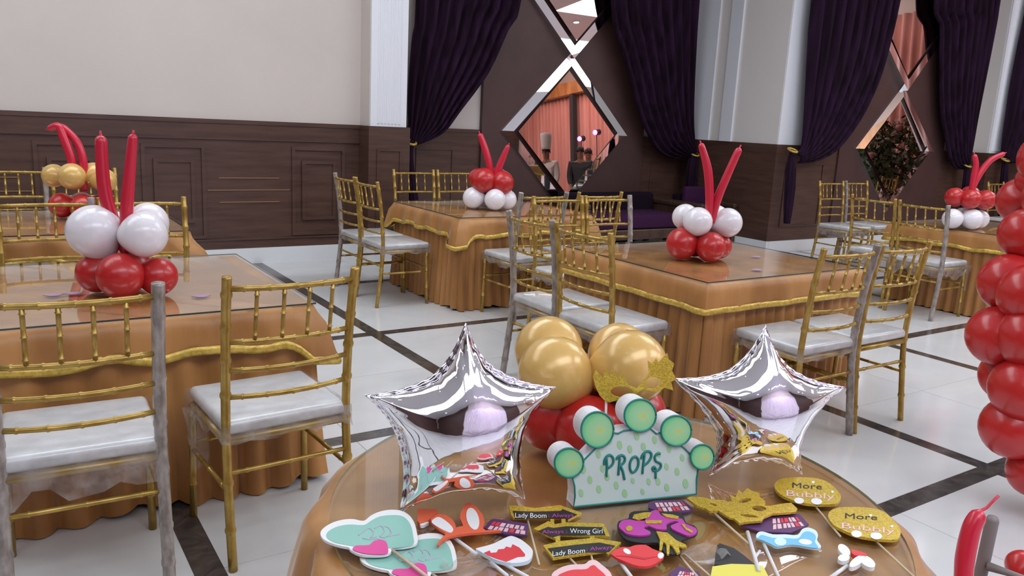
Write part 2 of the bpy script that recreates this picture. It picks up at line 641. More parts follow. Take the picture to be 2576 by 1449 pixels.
# step in the wall: grey side face and long right wall
wr = struct(MB().box(XP, 14.2, YR, 7.9, 0, ZC).build('wall_right_back', m_wall))
MB().box(XP - 0.004, XP, YR + 0.001, YN, WT, ZC).build('side_face', m_greyw, wr)
MB().box(XP - 0.03, XP - 0.004, 6.74, 6.92, WT, ZC).build('side_moulding', m_white, wr)
MB().box(XP - 0.03, XP - 0.004, 7.10, YN, WT, ZC).build('side_moulding', m_white, wr)
MB().box(XP + 0.0, XP + 0.42, YR - 0.012, YR, WT, ZC).build('corner_board', m_white, wr)
MB().box(XP - 0.02, XP - 0.002, YR - 0.02, YN, BH, WT).box(XP - 0.002, 8.69, YR - 0.02, YR - 0.002, BH, WT).box(11.0, 14, YR - 0.02, YR, BH, WT).build('wainscot', m_wains, wr)
frame_rect(wr, 7.75, 8.45, 0.3, 1.05, YR - 0.02, 0.02, 0.01)
MB().box(8.69, 11.0, YR - 0.04, YR, BH, ZC).build('wood_panel', m_panel, wr)
struct(MB().box(XP - 0.035, XP, YR - 0.035, YN, 0, BH).box(XP, 14, YR - 0.045, YR, 0, BH).build('baseboard_right', m_base))
# pilaster 3
t3 = struct(MB().box(11.83, 12.22, 5.87, YR, 0, ZC).build('trim_3', [m_greyw]))
b = MB().box(11.835, 12.215, 5.85, 5.87, WT, ZC)
for k in range(7):
    xx = 11.92 + k * 0.036
    b.tube([(xx, 5.852, WT + 0.03), (xx, 5.852, ZC)], 0.011, 8)
b.build('fluted_face', m_white, t3)
MB().box(11.81, 12.24, 5.83, YR, 0, WT).build('wainscot', m_wains, t3)

struct(MB().box(-5.2, -5.0, -6.2, 7.9, 0, ZC).build('wall_left', m_wall))
struct(MB().box(14.0, 14.2, -6.2, 6.1, 0, ZC).build('wall_right', m_wall))
wf = struct(MB().box(-5.2, 14.2, -6.2, -6.0, 0, ZC).build('wall_front', m_wall))
MB().box(-5.0, -0.9, -6.0, -5.96, 0.1, 4.4).build('wood_panel', m_panel, wf)  # this panel and the next: unseen, added to darken the star reflections
MB().box(5.4, 9.4, -6.0, -5.96, 0.1, 4.4).build('wood_panel', m_panel, wf)
MB().box(9.4, 13.9, -6.0, -5.97, 0.1, WT).build('wainscot', m_wains, wf)
wl = bpy.data.objects['wall_left']
MB().box(-5.0, -4.96, -5.9, 7.1, 0.1, WT).build('wainscot', m_wains, wl)
MB().box(-5.0, -4.97, -5.8, 0.4, WT, 4.3).build('wood_panel', m_panel, wl)  # unseen left panels, added so the star arms reflect something dark
MB().box(-5.0, -4.97, 1.0, 5.0, WT, 4.3).build('wood_panel', m_panel, wl)


# ------------------------------------------------------------------ diamond mirrors
def diamond_mirror(cx, y, hw, hh, cz0, label_side, tilt):
    """two stacked lozenges on a wall panel facing -Y; y = panel surface"""
    for q, cz in enumerate((cz0, cz0 + 2 * hh - 0.06)):
        where = ('lower', 'upper')[q]
        t = thing('diamond_mirror', '%s silver framed lozenge mirror on the %s' % (where, label_side), 'mirror', (cx, y, cz), 0)
        fw = 0.135                       # horizontal width of the frame strip
        k = (hw - fw) / hw
        out = [Vector((0, 0, hh)), Vector((hw, 0, 0)), Vector((0, 0, -hh)), Vector((-hw, 0, 0))]
        inn = [v * k for v in out]
        for i in range(4):
            j = (i + 1) % 4
            lo, hi = ((0.024, 0.036), (0.030, 0.030), (0.030, 0.030), (0.016, 0.046))[i] if q == 0 else (0.030, 0.030)
            a, b2, c, d = out[i], out[j], inn[j], inn[i]
            pit = math.tan(math.radians(4.0)) if (q == 0 and i == 0) or (q == 1 and i in (1, 2)) else 0.0
            ztop = max(a.z, b2.z)
            fr_ = lambda v, t_: v + Vector((0, -t_ - (ztop - v.z) * pit, 0))
            V = [fr_(a, lo), fr_(b2, lo), fr_(c, hi), fr_(d, hi), a, b2, c, d]
            MB().add(V, [(0, 1, 2, 3), (4, 7, 6, 5), (0, 4, 5, 1), (1, 5, 6, 2), (2, 6, 7, 3), (3, 7, 4, 0)]).build('mirror_strip', m_mir, t)
        k2 = (hw - fw - 0.05) / hw
        loop = [Vector((0, 0, hh)) * k2, Vector((hw, 0, 0)) * k2, Vector((0, 0, -hh)) * k2, Vector((-hw, 0, 0)) * k2]
        o = MB().prism([loop], (0, -1, 0), 0.008).build('tinted_pane', m_mirt, t)
        off = math.tan(abs(tilt)) * hh * k2 + 0.004
        o.location = (0, -off, 0)
        o.rotation_euler = (tilt, 0, 0)


diamond_mirror(5.60, YN - 0.05, 0.865, 0.88, 1.255, 'brown panel of the left niche', math.radians(-4.0))
diamond_mirror(9.80, YR - 0.04, 0.815, 0.80, 1.24, 'brown panel of the right wall', math.radians(-2.0))


# ------------------------------------------------------------------ curtains
def curtain(label, L, Rr, y, tail, tie, folds=9, top=True):
    """L, Rr: photo pixels of both edges of the swag (top to knot), hung in plane y"""
    Lw = [aty(a, b_, y) for a, b_ in L]
    Rw = [aty(a, b_, y) for a, b_ in Rr]
    Lw.insert(0, Vector((Lw[0].x, y, ZC - 0.05)))
    d = Rw[0].x - Rw[1].x
    Rw.insert(0, Vector((Rw[0].x + (ZC - 0.05 - Rw[0].z) * 0.12 * (1 if d > 0 else -1) * (0 if abs(d) < 1e-4 else 1), y, ZC - 0.05)) if top else Vector((Rw[0].x, y, ZC - .05)))
    LS, RS = spline(Lw, 5), spline(Rw, 5)
    nu, nv = folds * 8, 46
    vs, fs = [], []
    for j in range(nv + 1):
        t = j / nv
        a, b_ = lerp_poly(LS, t), lerp_poly(RS, t)
        wd = (b_ - a).length
        for i in range(nu + 1):
            u = i / nu
            p = a.lerp(b_, u)
            ph = u * folds * 2 * PI + 0.8 * math.sin(5 * u + 2 * t)
            amp = min(0.055, 0.30 * wd / folds + 0.008)
            p = p + Vector((0, amp * math.sin(ph) - 0.05 * math.sin(PI * u), 0))
            vs.append(p)
    for j in range(nv):
        for i in range(nu):
            q = j * (nu + 1) + i
            fs.append((q, q + 1, q + nu + 2, q + nu + 1))
    kn = aty(*tie, y - 0.05)
    t = thing('curtain', label, 'curtain', (kn.x, kn.y, 0), 0)
    o = MB().add(vs, fs).build('swag', m_curt, t, True, origin=(kn.x, kn.y, 0))
    o.modifiers.new('s', 'SOLIDIFY').thickness = 0.006
    # hanging tail
    tp = [aty(a, b_, y - 0.03) for a, b_, _ in tail]
    tw = [c / F * (p - CAMP).dot(FWD) for (_, _, c), p in zip(tail, tp)]
    vs, fs = [], []
    nt_, ns = 24, 40
    for j in range(nt_ + 1):
        s = j / nt_
        p = lerp_poly(tp, s)
        x = s * (len(tw) - 1)
        i0 = min(int(x), len(tw) - 2)
        r = tw[i0] + (tw[i0 + 1] - tw[i0]) * (x - i0)
        for i in range(ns):
            th = 2 * PI * i / ns
            rr = r * (1 + 0.13 * math.sin(7 * th + 2 * s))
            vs.append(p + Vector((rr * math.cos(th), 0.7 * rr * math.sin(th), 0)))
    for j in range(nt_):
        for i in range(ns):
            i2 = (i + 1) % ns
            fs.append((j * ns + i, j * ns + i2, (j + 1) * ns + i2, (j + 1) * ns + i))
    fs.append(tuple(range(nt_ * ns, nt_ * ns + ns)))
    MB().add(vs, fs).build('tail', m_curt, t, True, origin=(kn.x, kn.y, 0))
    b = MB()
    ring = [kn + Vector((0.05 * math.cos(a), 0.05 * math.sin(a), 0.02 * math.sin(a))) for a in [2 * PI * k / 16 for k in range(17)]]
    b.tube(ring, 0.012, 8)
    b.build('tieback', m_trim, t, True, origin=(kn.x, kn.y, 0))
    return t


curtain('dark plum curtain swept to the white fluted pilaster, left side of the left niche',
        [(1049, 0), (1039, 97), (1028, 232), (1029, 329), (1034, 362)],
        [(1308, 0), (1279, 70), (1237, 166), (1206, 216), (1159, 278), (1121, 329), (1082, 352), (1043, 365)], 7.30,
        [(1034, 352, 8), (1032, 385, 7), (1036, 440, 9), (1041, 500, 12), (1041, 560, 12)], (1034, 358))
curtain('dark plum curtain tied beside the grey wall corner above the sofa',
        [(1765, 0), (1756, 110), (1747, 265), (1747, 336), (1752, 388)],
        [(1533, 0), (1562, 124), (1584, 199), (1606, 283), (1632, 344), (1655, 380), (1685, 397), (1735, 399)], 7.26,
        [(1747, 385, 12), (1740, 420, 15), (1738, 460, 16), (1738, 520, 16)], (1748, 388))
curtain('dark plum curtain with a long tail at the wall corner, left of the right mirror',
        [(2048, 0), (2037, 132), (2026, 287), (2017, 367), (2004, 384)],
        [(2257, 0), (2242, 71), (2211, 190), (2171, 283), (2132, 344), (2096, 384), (2052, 406), (2006, 410)], 5.90,
        [(1993, 380, 7), (1991, 400, 14), (1987, 470, 15), (1981, 545, 13), (1979, 562, 9)], (1994, 378))
curtain('dark plum curtain between the right mirror and the far white pilaster',
        [(2516, 0), (2491, 133), (2461, 282), (2443, 381), (2434, 418)],
        [(2345, 0), (2360, 60), (2361, 130), (2362, 220), (2367, 298), (2378, 348), (2388, 400), (2402, 424), (2428, 426)], 5.92,
        [(2433, 415, 7), (2432, 440, 10), (2428, 490, 12), (2424, 540, 12)], (2433, 416), top=False)
curtain('dark plum curtain right of the far white pilaster at the photo edge',
        [(2590, 0), (2557, 166), (2537, 282), (2521, 381), (2528, 405)],
        [(2760, 0), (2740, 100), (2700, 220), (2650, 320), (2600, 385), (2560, 408), (2534, 410)], 5.74,
        [(2529, 400, 7), (2527, 430, 11), (2523, 500, 12), (2520, 560, 11)], (2529, 402))


# ------------------------------------------------------------------ sofas in the niche
def sofa(label, x0, x1, y0, y1, facing=0, group=None):
    """bench sofa; local +Y is its back"""
    wd, dp = x1 - x0, y1 - y0
    t = thing('sofa', label, 'sofa', ((x0 + x1) / 2, (y0 + y1) / 2, 0), facing)
    h = wd / 2
    MB().bbox(-h + 0.09, h - 0.09, -dp / 2 + 0.02, dp / 2 - 0.12, 0.24, 0.40, 0.03, 3).build('seat', m_sofa, t, True)
    MB().bbox(-h + 0.08, h - 0.08, dp / 2 - 0.16, dp / 2 - 0.02, 0.22, 0.60, 0.03, 3).build('backrest', m_sofad, t, True)
    MB().bbox(-h + 0.04, h - 0.04, -dp / 2 + 0.02, dp / 2, 0.12, 0.235, 0.012, 2).build('base', m_woodd, t)
    for s in (-1, 1):
        xs = s * (h - 0.04)
        b = MB()
        b.bbox(xs - 0.035, xs + 0.035, -dp / 2, dp / 2, 0.47, 0.53, 0.02, 3)
        b.bbox(xs - 0.03, xs + 0.03, -dp / 2, -dp / 2 + 0.06, 0.0, 0.47, 0.008, 2)
        b.bbox(xs - 0.03, xs + 0.03, dp / 2 - 0.06, dp / 2, 0.0, 0.47, 0.008, 2)
        b.box(xs - 0.015, xs + 0.015, -dp / 2 + 0.06, dp / 2 - 0.06, 0.235, 0.47)
        b.build('arm', m_woodd, t)
    return t


s1 = sofa('plum sofa with dark wood arms under the left lozenge mirror', 5.35, 6.88, 6.66, 7.33)
s2 = sofa('plum armchair in the wall corner right of the plum sofa', 6.92, 7.55, 6.50, 7.10)
MB().bbox(-0.24, 0.24, 0.04, 0.12, 0.405, 0.70, 0.03, 3).build('cushion', m_sofa, s2, True)


# ================================================================== CHAIRS
def node_profile(pts, r, nodes_, bulge=1.22):
    """insert bamboo joints along a polyline: returns points and radii"""
    P, Rr = [], []
    L = [0]
    for i in range(1, len(pts)):
        L.append(L[-1] + (Vector(pts[i]) - Vector(pts[i - 1])).length)
    T = sorted(set([l / L[-1] for l in L] + [x for n_ in nodes_ for x in (n_ - 0.013, n_ - 0.005, n_ + 0.005, n_ + 0.013)]))
    for t in T:
        P.append(lerp_poly(pts, min(max(t, 0), 1)))
        hit = any(abs(t - n_) < 0.0051 for n_ in nodes_)
        Rr.append(r * (bulge if hit else 1))
    return P, Rr


def tube_mesh(name, pts, r, nodes_, m, seg=8):
    P, Rr = node_profile(pts, r, nodes_)
    b = MB().tube(P, Rr, seg)
    return mesh(name, b.v, b.f, m, True)


def post_pts(s):
    return spline([(s * 0.192, 0.0, 0.0), (s * 0.192, 0.022, 0.18), (s * 0.190, 0.042, 0.38), (s * 0.190, 0.040, 0.52), (s * 0.191, 0.022, 0.72), (s * 0.193, -0.008, 0.895)], 3)


def post_xy(z):
    P = post_pts(1)
    for i in range(1, len(P)):
        if P[i].z >= z:
            u = (z - P[i - 1].z) / (P[i].z - P[i - 1].z)
            return P[i - 1].lerp(P[i], u)
    return P[-1]


CM = {}
for s, nm in ((-1, 'l'), (1, 'r')):
    P = post_pts(s)
    P = P + [Vector((P[-1].x, P[-1].y - 0.001, 0.902))]
    nn = [0.14, 0.30, 0.45, 0.60, 0.72, 0.83, 0.94]
    CM['post' + nm] = tube_mesh('back_post', P, 0.0135, nn, m_gold, 10)
    Pp, Rr = node_profile(P, 0.0175, [0.1, 0.22, 0.4, 0.55, 0.7, 0.9], 1.12)
    b = MB().tube(Pp, Rr, 10)
    CM['wpost' + nm] = mesh('back_post', b.v, b.f, m_wrapd, True)
    fl = [(s * 0.196, 0.40, 0), (s * 0.193, 0.395, 0.2), (s * 0.190, 0.39, 0.405)]
    CM['front' + nm] = tube_mesh('front_leg', fl, 0.0125, [0.3, 0.62, 0.9], m_gold, 8)


def rail_pts(z, sag=0.034, n=9):
    e = post_xy(z)
    return [Vector((e.x * (2 * k / (n - 1) - 1), e.y - sag * (1 - (2 * k / (n - 1) - 1) ** 2), z + 0.0)) for k in range(n)]


CM['top_rail'] = tube_mesh('top_rail', rail_pts(0.866), 0.0088, [0.12, 0.3, 0.5, 0.7, 0.88], m_gold)
for k, z in enumerate((0.705, 0.618, 0.535)):
    CM['rail%d' % k] = tube_mesh('back_rail', rail_pts(z), 0.0082, [0.12, 0.3, 0.5, 0.7, 0.88], m_gold)


def on_rail(z, x, sag=0.034):
    e = post_xy(z)
    return Vector((x, e.y - sag * (1 - (x / e.x) ** 2), z))


for k, x in enumerate((-0.114, -0.038, 0.038, 0.114)):
    a, c = on_rail(0.705, x), on_rail(0.866, x)
    P, Rr = node_profile([a, a.lerp(c, .5), c], 0.0062, [0.12, 0.5, 0.88], 1.35)
    b = MB().tube(P, Rr, 8)
    CM['spin%d' % k] = mesh('spindle', b.v, b.f, m_gold, True)
b = MB()
b.tube([(-0.19, 0.042, 0.40), (0.19, 0.042, 0.40)], 0.013, 8)
b.tube([(-0.19, 0.39, 0.40), (0.19, 0.39, 0.40)], 0.013, 8)
b.tube([(-0.19, 0.042, 0.40), (-0.19, 0.39, 0.40)], 0.013, 8)
b.tube([(0.19, 0.042, 0.40), (0.19, 0.39, 0.40)], 0.013, 8)
b.box(-0.18, 0.18, 0.05, 0.385, 0.396, 0.412)
CM['seat'] = mesh('seat_frame', b.v, b.f, m_gold, True)
b = MB()
b.bbox(-0.195, 0.195, 0.035, 0.415, 0.413, 0.458, 0.018, 4)
for v in b.v:
    if v.z > 0.44:
        v.z += 0.010 * math.cos(v.x / 0.195 * 1.4) * math.cos((v.y - 0.225) / 0.19 * 1.4)
CM['cush'] = mesh('cushion', b.v, b.f, m_cush, True)
for nm, P in (('st0', [(-0.192, 0.032, 0.30), (0.192, 0.032, 0.30)]), ('st1', [(-0.193, 0.393, 0.27), (0.193, 0.393, 0.27)]),
              ('st2', [(-0.192, 0.028, 0.245), (-0.193, 0.394, 0.245)]), ('st3', [(0.192, 0.028, 0.245), (0.193, 0.394, 0.245)])):
    CM[nm] = tube_mesh('stretcher', P, 0.0075, [0.15, 0.5, 0.85], m_gold)


def wrap_mesh(seed, drop):
    rnd = random.Random(seed)
    path = []
    for (a, c) in (((-0.203, 0.03), (0.203, 0.03)), ((0.203, 0.03), (0.203, 0.42)), ((0.203, 0.42), (-0.203, 0.42)), ((-0.203, 0.42), (-0.203, 0.03))):
        for k in range(10):
            path.append((a[0] + (c[0] - a[0]) * k / 10, a[1] + (c[1] - a[1]) * k / 10))
    n = len(path)
    vs, fs = [], []
    dr = [drop * (0.75 + 0.5 * rnd.random()) for _ in range(n)]
    for j in range(4):
        for i, (x, y) in enumerate(path):
            o = 1 + (0.02 * rnd.random() - 0.01) + (0.02 * j / 3 if j else 0)
            vs.append((x * o, 0.225 + (y - 0.225) * o, 0.449 - dr[i] * j / 3))
    for j in range(3):
        for i in range(n):
            i2 = (i + 1) % n
            fs.append((j * n + i, j * n + i2, (j + 1) * n + i2, (j + 1) * n + i))
    return mesh('plastic_wrap', vs, fs, m_wrap, True)


WR = [wrap_mesh(1, 0.075), wrap_mesh(2, 0.11), wrap_mesh(3, 0.06)]


def rag_mesh():
    rnd = random.Random(5)
    vs, fs = [], []
    for j in range(7):
        for i in range(5):
            vs.append((0.17 + 0.022 * (i - 2) * (1 - 0.08 * j) + 0.006 * rnd.random(), 0.43 + 0.015 * rnd.random() + 0.008 * math.sin(2 * i + j), 0.42 - 0.035 * j))
    for j in range(6):
        for i in range(4):
            q = j * 5 + i
            fs.append((q, q + 1, q + 6, q + 5))
    return mesh('torn_plastic', vs, fs, m_wrap, True)


RAG = rag_mesh()
RAGL = RAG.copy()
for v_ in RAGL.vertices:
    v_.co = Vector((-v_.co.x - 0.02, v_.co.y - 0.12, v_.co.z))
CHAIRS = []


def chair(x, y, deg, label, group, wl=False, wr_=False, wrap=0, rag=False):
    """x, y: point midway between the rear feet; deg: rotation, 0 = sitter faces +Y"""
    t = thing('dining_chair', label, 'chair', (x, y, 0), math.radians(deg), group)
    link('back_post', CM['wpostl' if wl else 'postl'], t)['label'] = 'back post wrapped in grey plastic' if wl else 'gold back post'
    link('back_post', CM['wpostr' if wr_ else 'postr'], t)['label'] = 'back post wrapped in grey plastic' if wr_ else 'gold back post'
    for k in ('frontl', 'frontr'):
        link('front_leg', CM[k], t)
    link('top_rail', CM['top_rail'], t)
    for k in range(3):
        link('back_rail', CM['rail%d' % k], t)
    for k in range(4):
        link('spindle', CM['spin%d' % k], t)
    link('seat_frame', CM['seat'], t)
    link('cushion', CM['cush'], t)['label'] = 'white vinyl seat cushion'
    for k in range(4):
        link('stretcher', CM['st%d' % k], t)
    if wrap:
        link('plastic_wrap', WR[wrap - 1], t)['label'] = 'clear crinkled plastic wrap'
    if rag:
        link('torn_plastic', RAGL if rag == 'left' else RAG, t)['label'] = 'torn strip of clear plastic'
    CHAIRS.append(t)
    return t


GN = 'gold bamboo style dining chairs'
chair(0.17, 2.22, -2.5, 'gold chair with both back posts in grey plastic, cut by the lower left edge', GN, True, True, 2)
chair(0.735, 2.25, 3.5, 'gold chair with bare gold posts standing left of the round props table', GN, False, False, 3, 'left')
chair(0.235, 4.31, 180, 'gold chair behind the near left table, left of the pair facing us', GN, True, False, 1)
chair(0.655, 4.31, 180, 'gold chair behind the near left table, right of the pair, behind white balloons', GN, False, False, 1)
chair(0.16, 6.25, 180, 'gold chair by the panelled wall behind the far left table, cut by the left edge', GN, True, False, 1)
chair(0.585, 6.25, 180, 'gold chair by the panelled wall behind the gold balloons', GN, False, False, 1)
chair(2.30, 5.79, -90, 'farther of two gold chairs side on at the left of the middle back table', GN, True, False, 3)
chair(2.30, 5.37, -90, 'nearer of two gold chairs side on at the left of the middle back table', GN, False, False, 3)
chair(3.18, 6.40, 180, 'gold chair behind the middle back table, below the plum curtain', GN)
chair(3.61, 6.40, 180, 'gold chair behind the middle back table, half hidden by red balloons', GN)
chair(3.16, 4.40, 2, 'gold chair with grey wrapped left post at the front of the middle back table', GN, True, True, 1)
chair(3.65, 4.40, 0, 'gold chair at the front right of the middle back table, back to us', GN, False, False, 1)
chair(3.11, 4.16, 180, 'gold chair behind the front centre table, left of the pair facing us', GN, False, False, 1)
chair(3.53, 4.16, 180, 'gold chair behind the front centre table with a white wrapped right post', GN, True, False, 1)
chair(2.30, 3.30, -90, 'gold chair with grey wrapped posts at the left of the front centre table, farther one', GN, True, True, 1)
chair(2.29, 2.86, -88, 'gold chair with bare posts left of the front centre table, above the gold balloons', GN, False, False, 1)
chair(3.12, 2.05, 0, 'gold chair behind the right silver star, left of the pair', GN, False, True, 3)
chair(3.54, 2.05, 0, 'gold chair right of the silver star, right of the pair', GN, False, False, 0)
chair(7.64, 5.34, 178, 'lone gold chair near the wall corner below the right mirror, left of its pair', GN, False, False, 2, True)
chair(8.12, 5.36, 180, 'gold chair below the right mirror with a grey wrapped post, right of its pair', GN, False, True, 1)
chair(6.12, 3.87, -90, 'gold chair at the left end of the right hand table, farther one', GN, False, False, 2)
chair(6.08, 3.42, -90, 'gold chair at the right hand table with torn plastic under its seat', GN, False, True, 2, True)
chair(10.95, 5.25, 180, 'distant gold chair by the far pilaster at the right edge', GN)
# ================================================================== TABLES
def perimeter(x0, x1, y0, y1, step):
    """anticlockwise points with outward normal and distance to nearest corner"""
    out = []
    C = [(x0, y0), (x1, y0), (x1, y1), (x0, y1)]
    for i in range(4):
        a, c = Vector(C[i]), Vector(C[(i + 1) % 4])
        L = (c - a).length
        n = max(2, int(L / step))
        nm = Vector(((c - a).y, -(c - a).x)).normalized()
        for k in range(n):
            s = L * k / n
            p = a.lerp(c, k / n)
            d = min(s, L - s)
            nn = nm
            if k == 0:
                pv = a - Vector(C[i - 1])
                nn = (nm + Vector((pv.y, -pv.x)).normalized()).normalized() * 1.2
            out.append((p, nn, d))
    return out


def draped_table(x0, y0, pos, seed, pleat=0.07, amp=0.011, flare=0.02, W_=1.2, D_=1.1, wild=1.0, corner=1.0):
    rnd = random.Random(seed)
    Z = 0.672
    cx, cy = x0 + W_ / 2, y0 + D_ / 2
    t = thing('banquet_table', 'square banquet table under the gold cloth, ' + pos, 'table', (cx, cy, 0), 0)
    h, d = W_ / 2 - 0.02, D_ / 2 - 0.02
    MB().box(-h + .06, h - .06, -d + .06, d - .06, Z - 0.03, Z - 0.004).build('tabletop', m_woodd, t)
    for sx in (-1, 1):
        for sy in (-1, 1):
            MB().box(sx * (h - .10) - .02, sx * (h - .10) + .02, sy * (d - .10) - .02, sy * (d - .10) + .02, 0, Z - .03).build('leg', m_woodd, t)
    c = thing('tablecloth', 'gold velvet tablecloth with pleated skirt and gold trim, ' + pos, 'tablecloth', (cx, cy, 0), 0)
    # pleated skirt
    per = perimeter(-h - 0.012, h + 0.012, -d - 0.012, d + 0.012, pleat / 6)
    n = len(per)
    vs, fs = [], []
    ph = [0.0]
    for i in range(n):
        ph.append(ph[-1] + 2 * PI / 6 * (0.75 + 0.5 * rnd.random()))
    rows = 9
    for j in range(rows):
        s = j / (rows - 1)
        z = (Z - 0.012) * (1 - s) + 0.006 * s
        for i, (p, nm, dc) in enumerate(per):
            a = amp * (0.35 + 0.65 * s)
            if wild > 1:
                o = a * (2 * abs(math.sin((ph[i] + 0.5 * math.sin(3 * s + i * .05)) / 2)) ** 0.8 - 1) + flare * s * s * (1 + 0.6 * math.sin(0.13 * i + seed))
                zz = z + (0.018 * math.sin(0.21 * i + seed) * s if j == rows - 1 else 0)
                zz = max(zz, 0.004)
            else:
                o = a * (2 * abs(math.sin(ph[i] / 2)) ** 0.8 - 1) + flare * s
                zz = z
            q = p + nm * (o - 0.010)
            vs.append((q.x, q.y, zz))
    for j in range(rows - 1):
        for i in range(n):
            i2 = (i + 1) % n
            fs.append((j * n + i, (j + 1) * n + i, (j + 1) * n + i2, j * n + i2))
    MB().add(vs, fs).build('skirt', m_velvet, c, True)
    # top overlay with hanging valance
    per = perimeter(-h - 0.012, h + 0.012, -d - 0.012, d + 0.012, 0.022)
    n = len(per)
    vs = [(p.x, p.y, Z) for p, _, _ in per]
    fs = [tuple(range(n))]
    prev = 0
    low = []
    RR = 6
    for j in range(1, RR + 1):
        s = j / RR
        for i, (p, nm, dc) in enumerate(per):
            cor = math.exp(-(dc / 0.075) ** 2)
            drop = 0.128 + 0.075 * cor * corner + 0.006 * math.sin(i * 0.45 + seed) * wild
            o = 0.020 + 0.012 * s + 0.006 * math.sin(i * 0.7 + seed) * s * wild + 0.05 * cor * s * corner
            if j == 1:
                o = 0.016
            q = p + nm * o
            z = Z - drop * s ** 1.1
            vs.append((q.x, q.y, z))
            if j == RR:
                low.append((Vector((q.x, q.y, z)), nm))
    for j in range(RR):
        for i in range(n):
            i2 = (i + 1) % n
            fs.append((j * n + i, (j + 1) * n + i, (j + 1) * n + i2, j * n + i2))
    ov = MB().add(vs, fs).build('overlay', m_velvet, c, True)
    smooth_angle(ov, 50)
    vs, fs = [], []
    for j, (dz, do) in enumerate(((0.017, 0.002), (0.010, 0.008), (0.0, 0.009), (-0.010, 0.007), (-0.014, 0.0))):
        for i, (q, nm) in enumerate(low):
            r = 0.0035 * math.sin(i * 1.9) + 0.003 * math.sin(i * .77 + seed)
            vs.append((q.x + nm.x * (do + r), q.y + nm.y * (do + r), q.z + dz + r * .5))
    for j in range(4):
        for i in range(n):
            i2 = (i + 1) % n
            fs.append((j * n + i, (j + 1) * n + i, (j + 1) * n + i2, j * n + i2))
    MB().add(vs, fs).build('trim', m_trim, ov, True)['label'] = 'shiny gold ribbon trim'
    # glass sheet
    b = MB().box(-W_ / 2, W_ / 2, -D_ / 2, D_ / 2, Z + 0.003, Z + 0.009)
    b.m = [1, 0, 1, 1, 1, 1]
    b.m[0] = 2
    gl = b.build('glass_sheet', [m_glass, m_gedge, clear('glass_underside', 1.02, 0.3)], None, False, (cx, cy, 0))
    tag(gl, 'clear glass sheet covering the gold table, ' + pos, 'glass top')
    return gl, cx, cy


TZ = 0.672 + 0.009
g1, _, _ = draped_table(-0.22, 2.74, 'near left with red and white balloons', 1, 0.11, 0.030, 0.03, wild=1.6)
draped_table(-0.25, 4.64, 'far left with gold and red balloons', 2, 0.12, 0.028, 0.04, wild=2.4, corner=3.2)
draped_table(2.77, 4.85, 'middle back below the left mirror', 3, 0.075, 0.027, 0.012, wild=1.5)
g3, _, _ = draped_table(2.75, 2.50, 'front centre behind the silver stars', 4, 0.075, 0.027, 0.004, wild=0.3, corner=0.05)
draped_table(6.55, 2.86, 'right edge behind red column', 5, 0.08, 0.027, 0.004, wild=1.0, corner=0.3)


def stickers(gl, pts):
    for (px, py) in pts:
        p = atz(px, py, TZ)
        q = p - gl.location
        vs = [(q.x + 0.030 * math.cos(a) * (1 + .25 * math.sin(3 * a)), q.y + 0.022 * math.sin(a), TZ + 0.001) for a in [2 * PI * k / 18 for k in range(18)]]
        MB().prism([[Vector(v) for v in vs]], (0, 0, 1), 0.0006).build('sticker', m_stick, gl)['label'] = 'small mauve sticker'


stickers(g1, [(507, 745), (135, 742), (185, 738)])
stickers(g3, [(1903, 646), (1905, 679)])


# ================================================================== BALLOONS
def balloon_mesh(m):
    n, s = 20, 28
    vs, fs = [(0, 0, 1.0)], []
    for j in range(1, n):
        th = PI * j / n
        r = math.sin(th)
        z = math.cos(th)
        if z < 0:
            k = -z
            z = -(k + 0.20 * k ** 4)
            r *= (1 - 0.16 * k ** 2)
        for i in range(s):
            a = 2 * PI * i / s
            vs.append((r * math.cos(a), r * math.sin(a), z))
    for (r, z) in ((0.05, -1.2), (0.045, -1.24), (0.10, -1.30)):
        for i in range(s):
            a = 2 * PI * i / s
            vs.append((r * math.cos(a), r * math.sin(a), z))
    rows = n - 1 + 3
    for i in range(s):
        fs.append((0, 1 + i, 1 + (i + 1) % s))
    for j in range(rows - 1):
        for i in range(s):
            i2 = (i + 1) % s
            a = 1 + j * s
            fs.append((a + i, a + s + i, a + s + i2, a + i2))
    a = 1 + (rows - 1) * s
    fs.append(tuple(a + i for i in range(s)))
    return mesh('balloon', vs, fs, m, True)


BM = {k: balloon_mesh(m) for k, m in (('red', m_red), ('white', m_wht), ('gold', m_gld))}
ALAB = {'red': 'round red balloon', 'white': 'round white balloon', 'gold': 'round pearl gold balloon'}


def add_balloon(parent, p, r, kind, centre, squash=1.0):
    d = (Vector(p) - Vector(centre))
    if d.length < 1e-6:
        d = Vector((0, 0, 1))
    q = d.to_track_quat('Z', 'Y')
    o = link('balloon', BM[kind], parent)
    o.rotation_mode = 'QUATERNION'
    o.rotation_quaternion = q
    o.location = Vector(p) - parent.location
    o.scale = (r, r, r * squash)
    o['label'] = ALAB[kind]
    return o


def long_balloon(parent, pts, radii, nub=True):
    P = spline(pts, 6)
    n = len(P)
    Rr = []
    for i in range(n):
        t = i / (n - 1)
        x = t * (len(radii) - 1)
        k = min(int(x), len(radii) - 2)
        Rr.append(radii[k] + (radii[k + 1] - radii[k]) * (x - k))
    # rounded far end
    e = P[-1]
    d = (P[-1] - P[-2]).normalized()
    rr = Rr[-1]
    for a in (0.3, 0.6, 0.85, 1.0):
        P.append(e + d * rr * math.sin(a * PI / 2))
        Rr.append(max(rr * math.cos(a * PI / 2), 0.0015 if not nub else 0.0045))
    if nub:
        P.append(P[-1] + d * rr * 0.8)
        Rr.append(0.003)
    o = MB().tube([p - parent.location for p in P], Rr, 12).build('long_balloon', m_redl, parent, True)
    o['label'] = 'long thin crimson balloon'
    return o


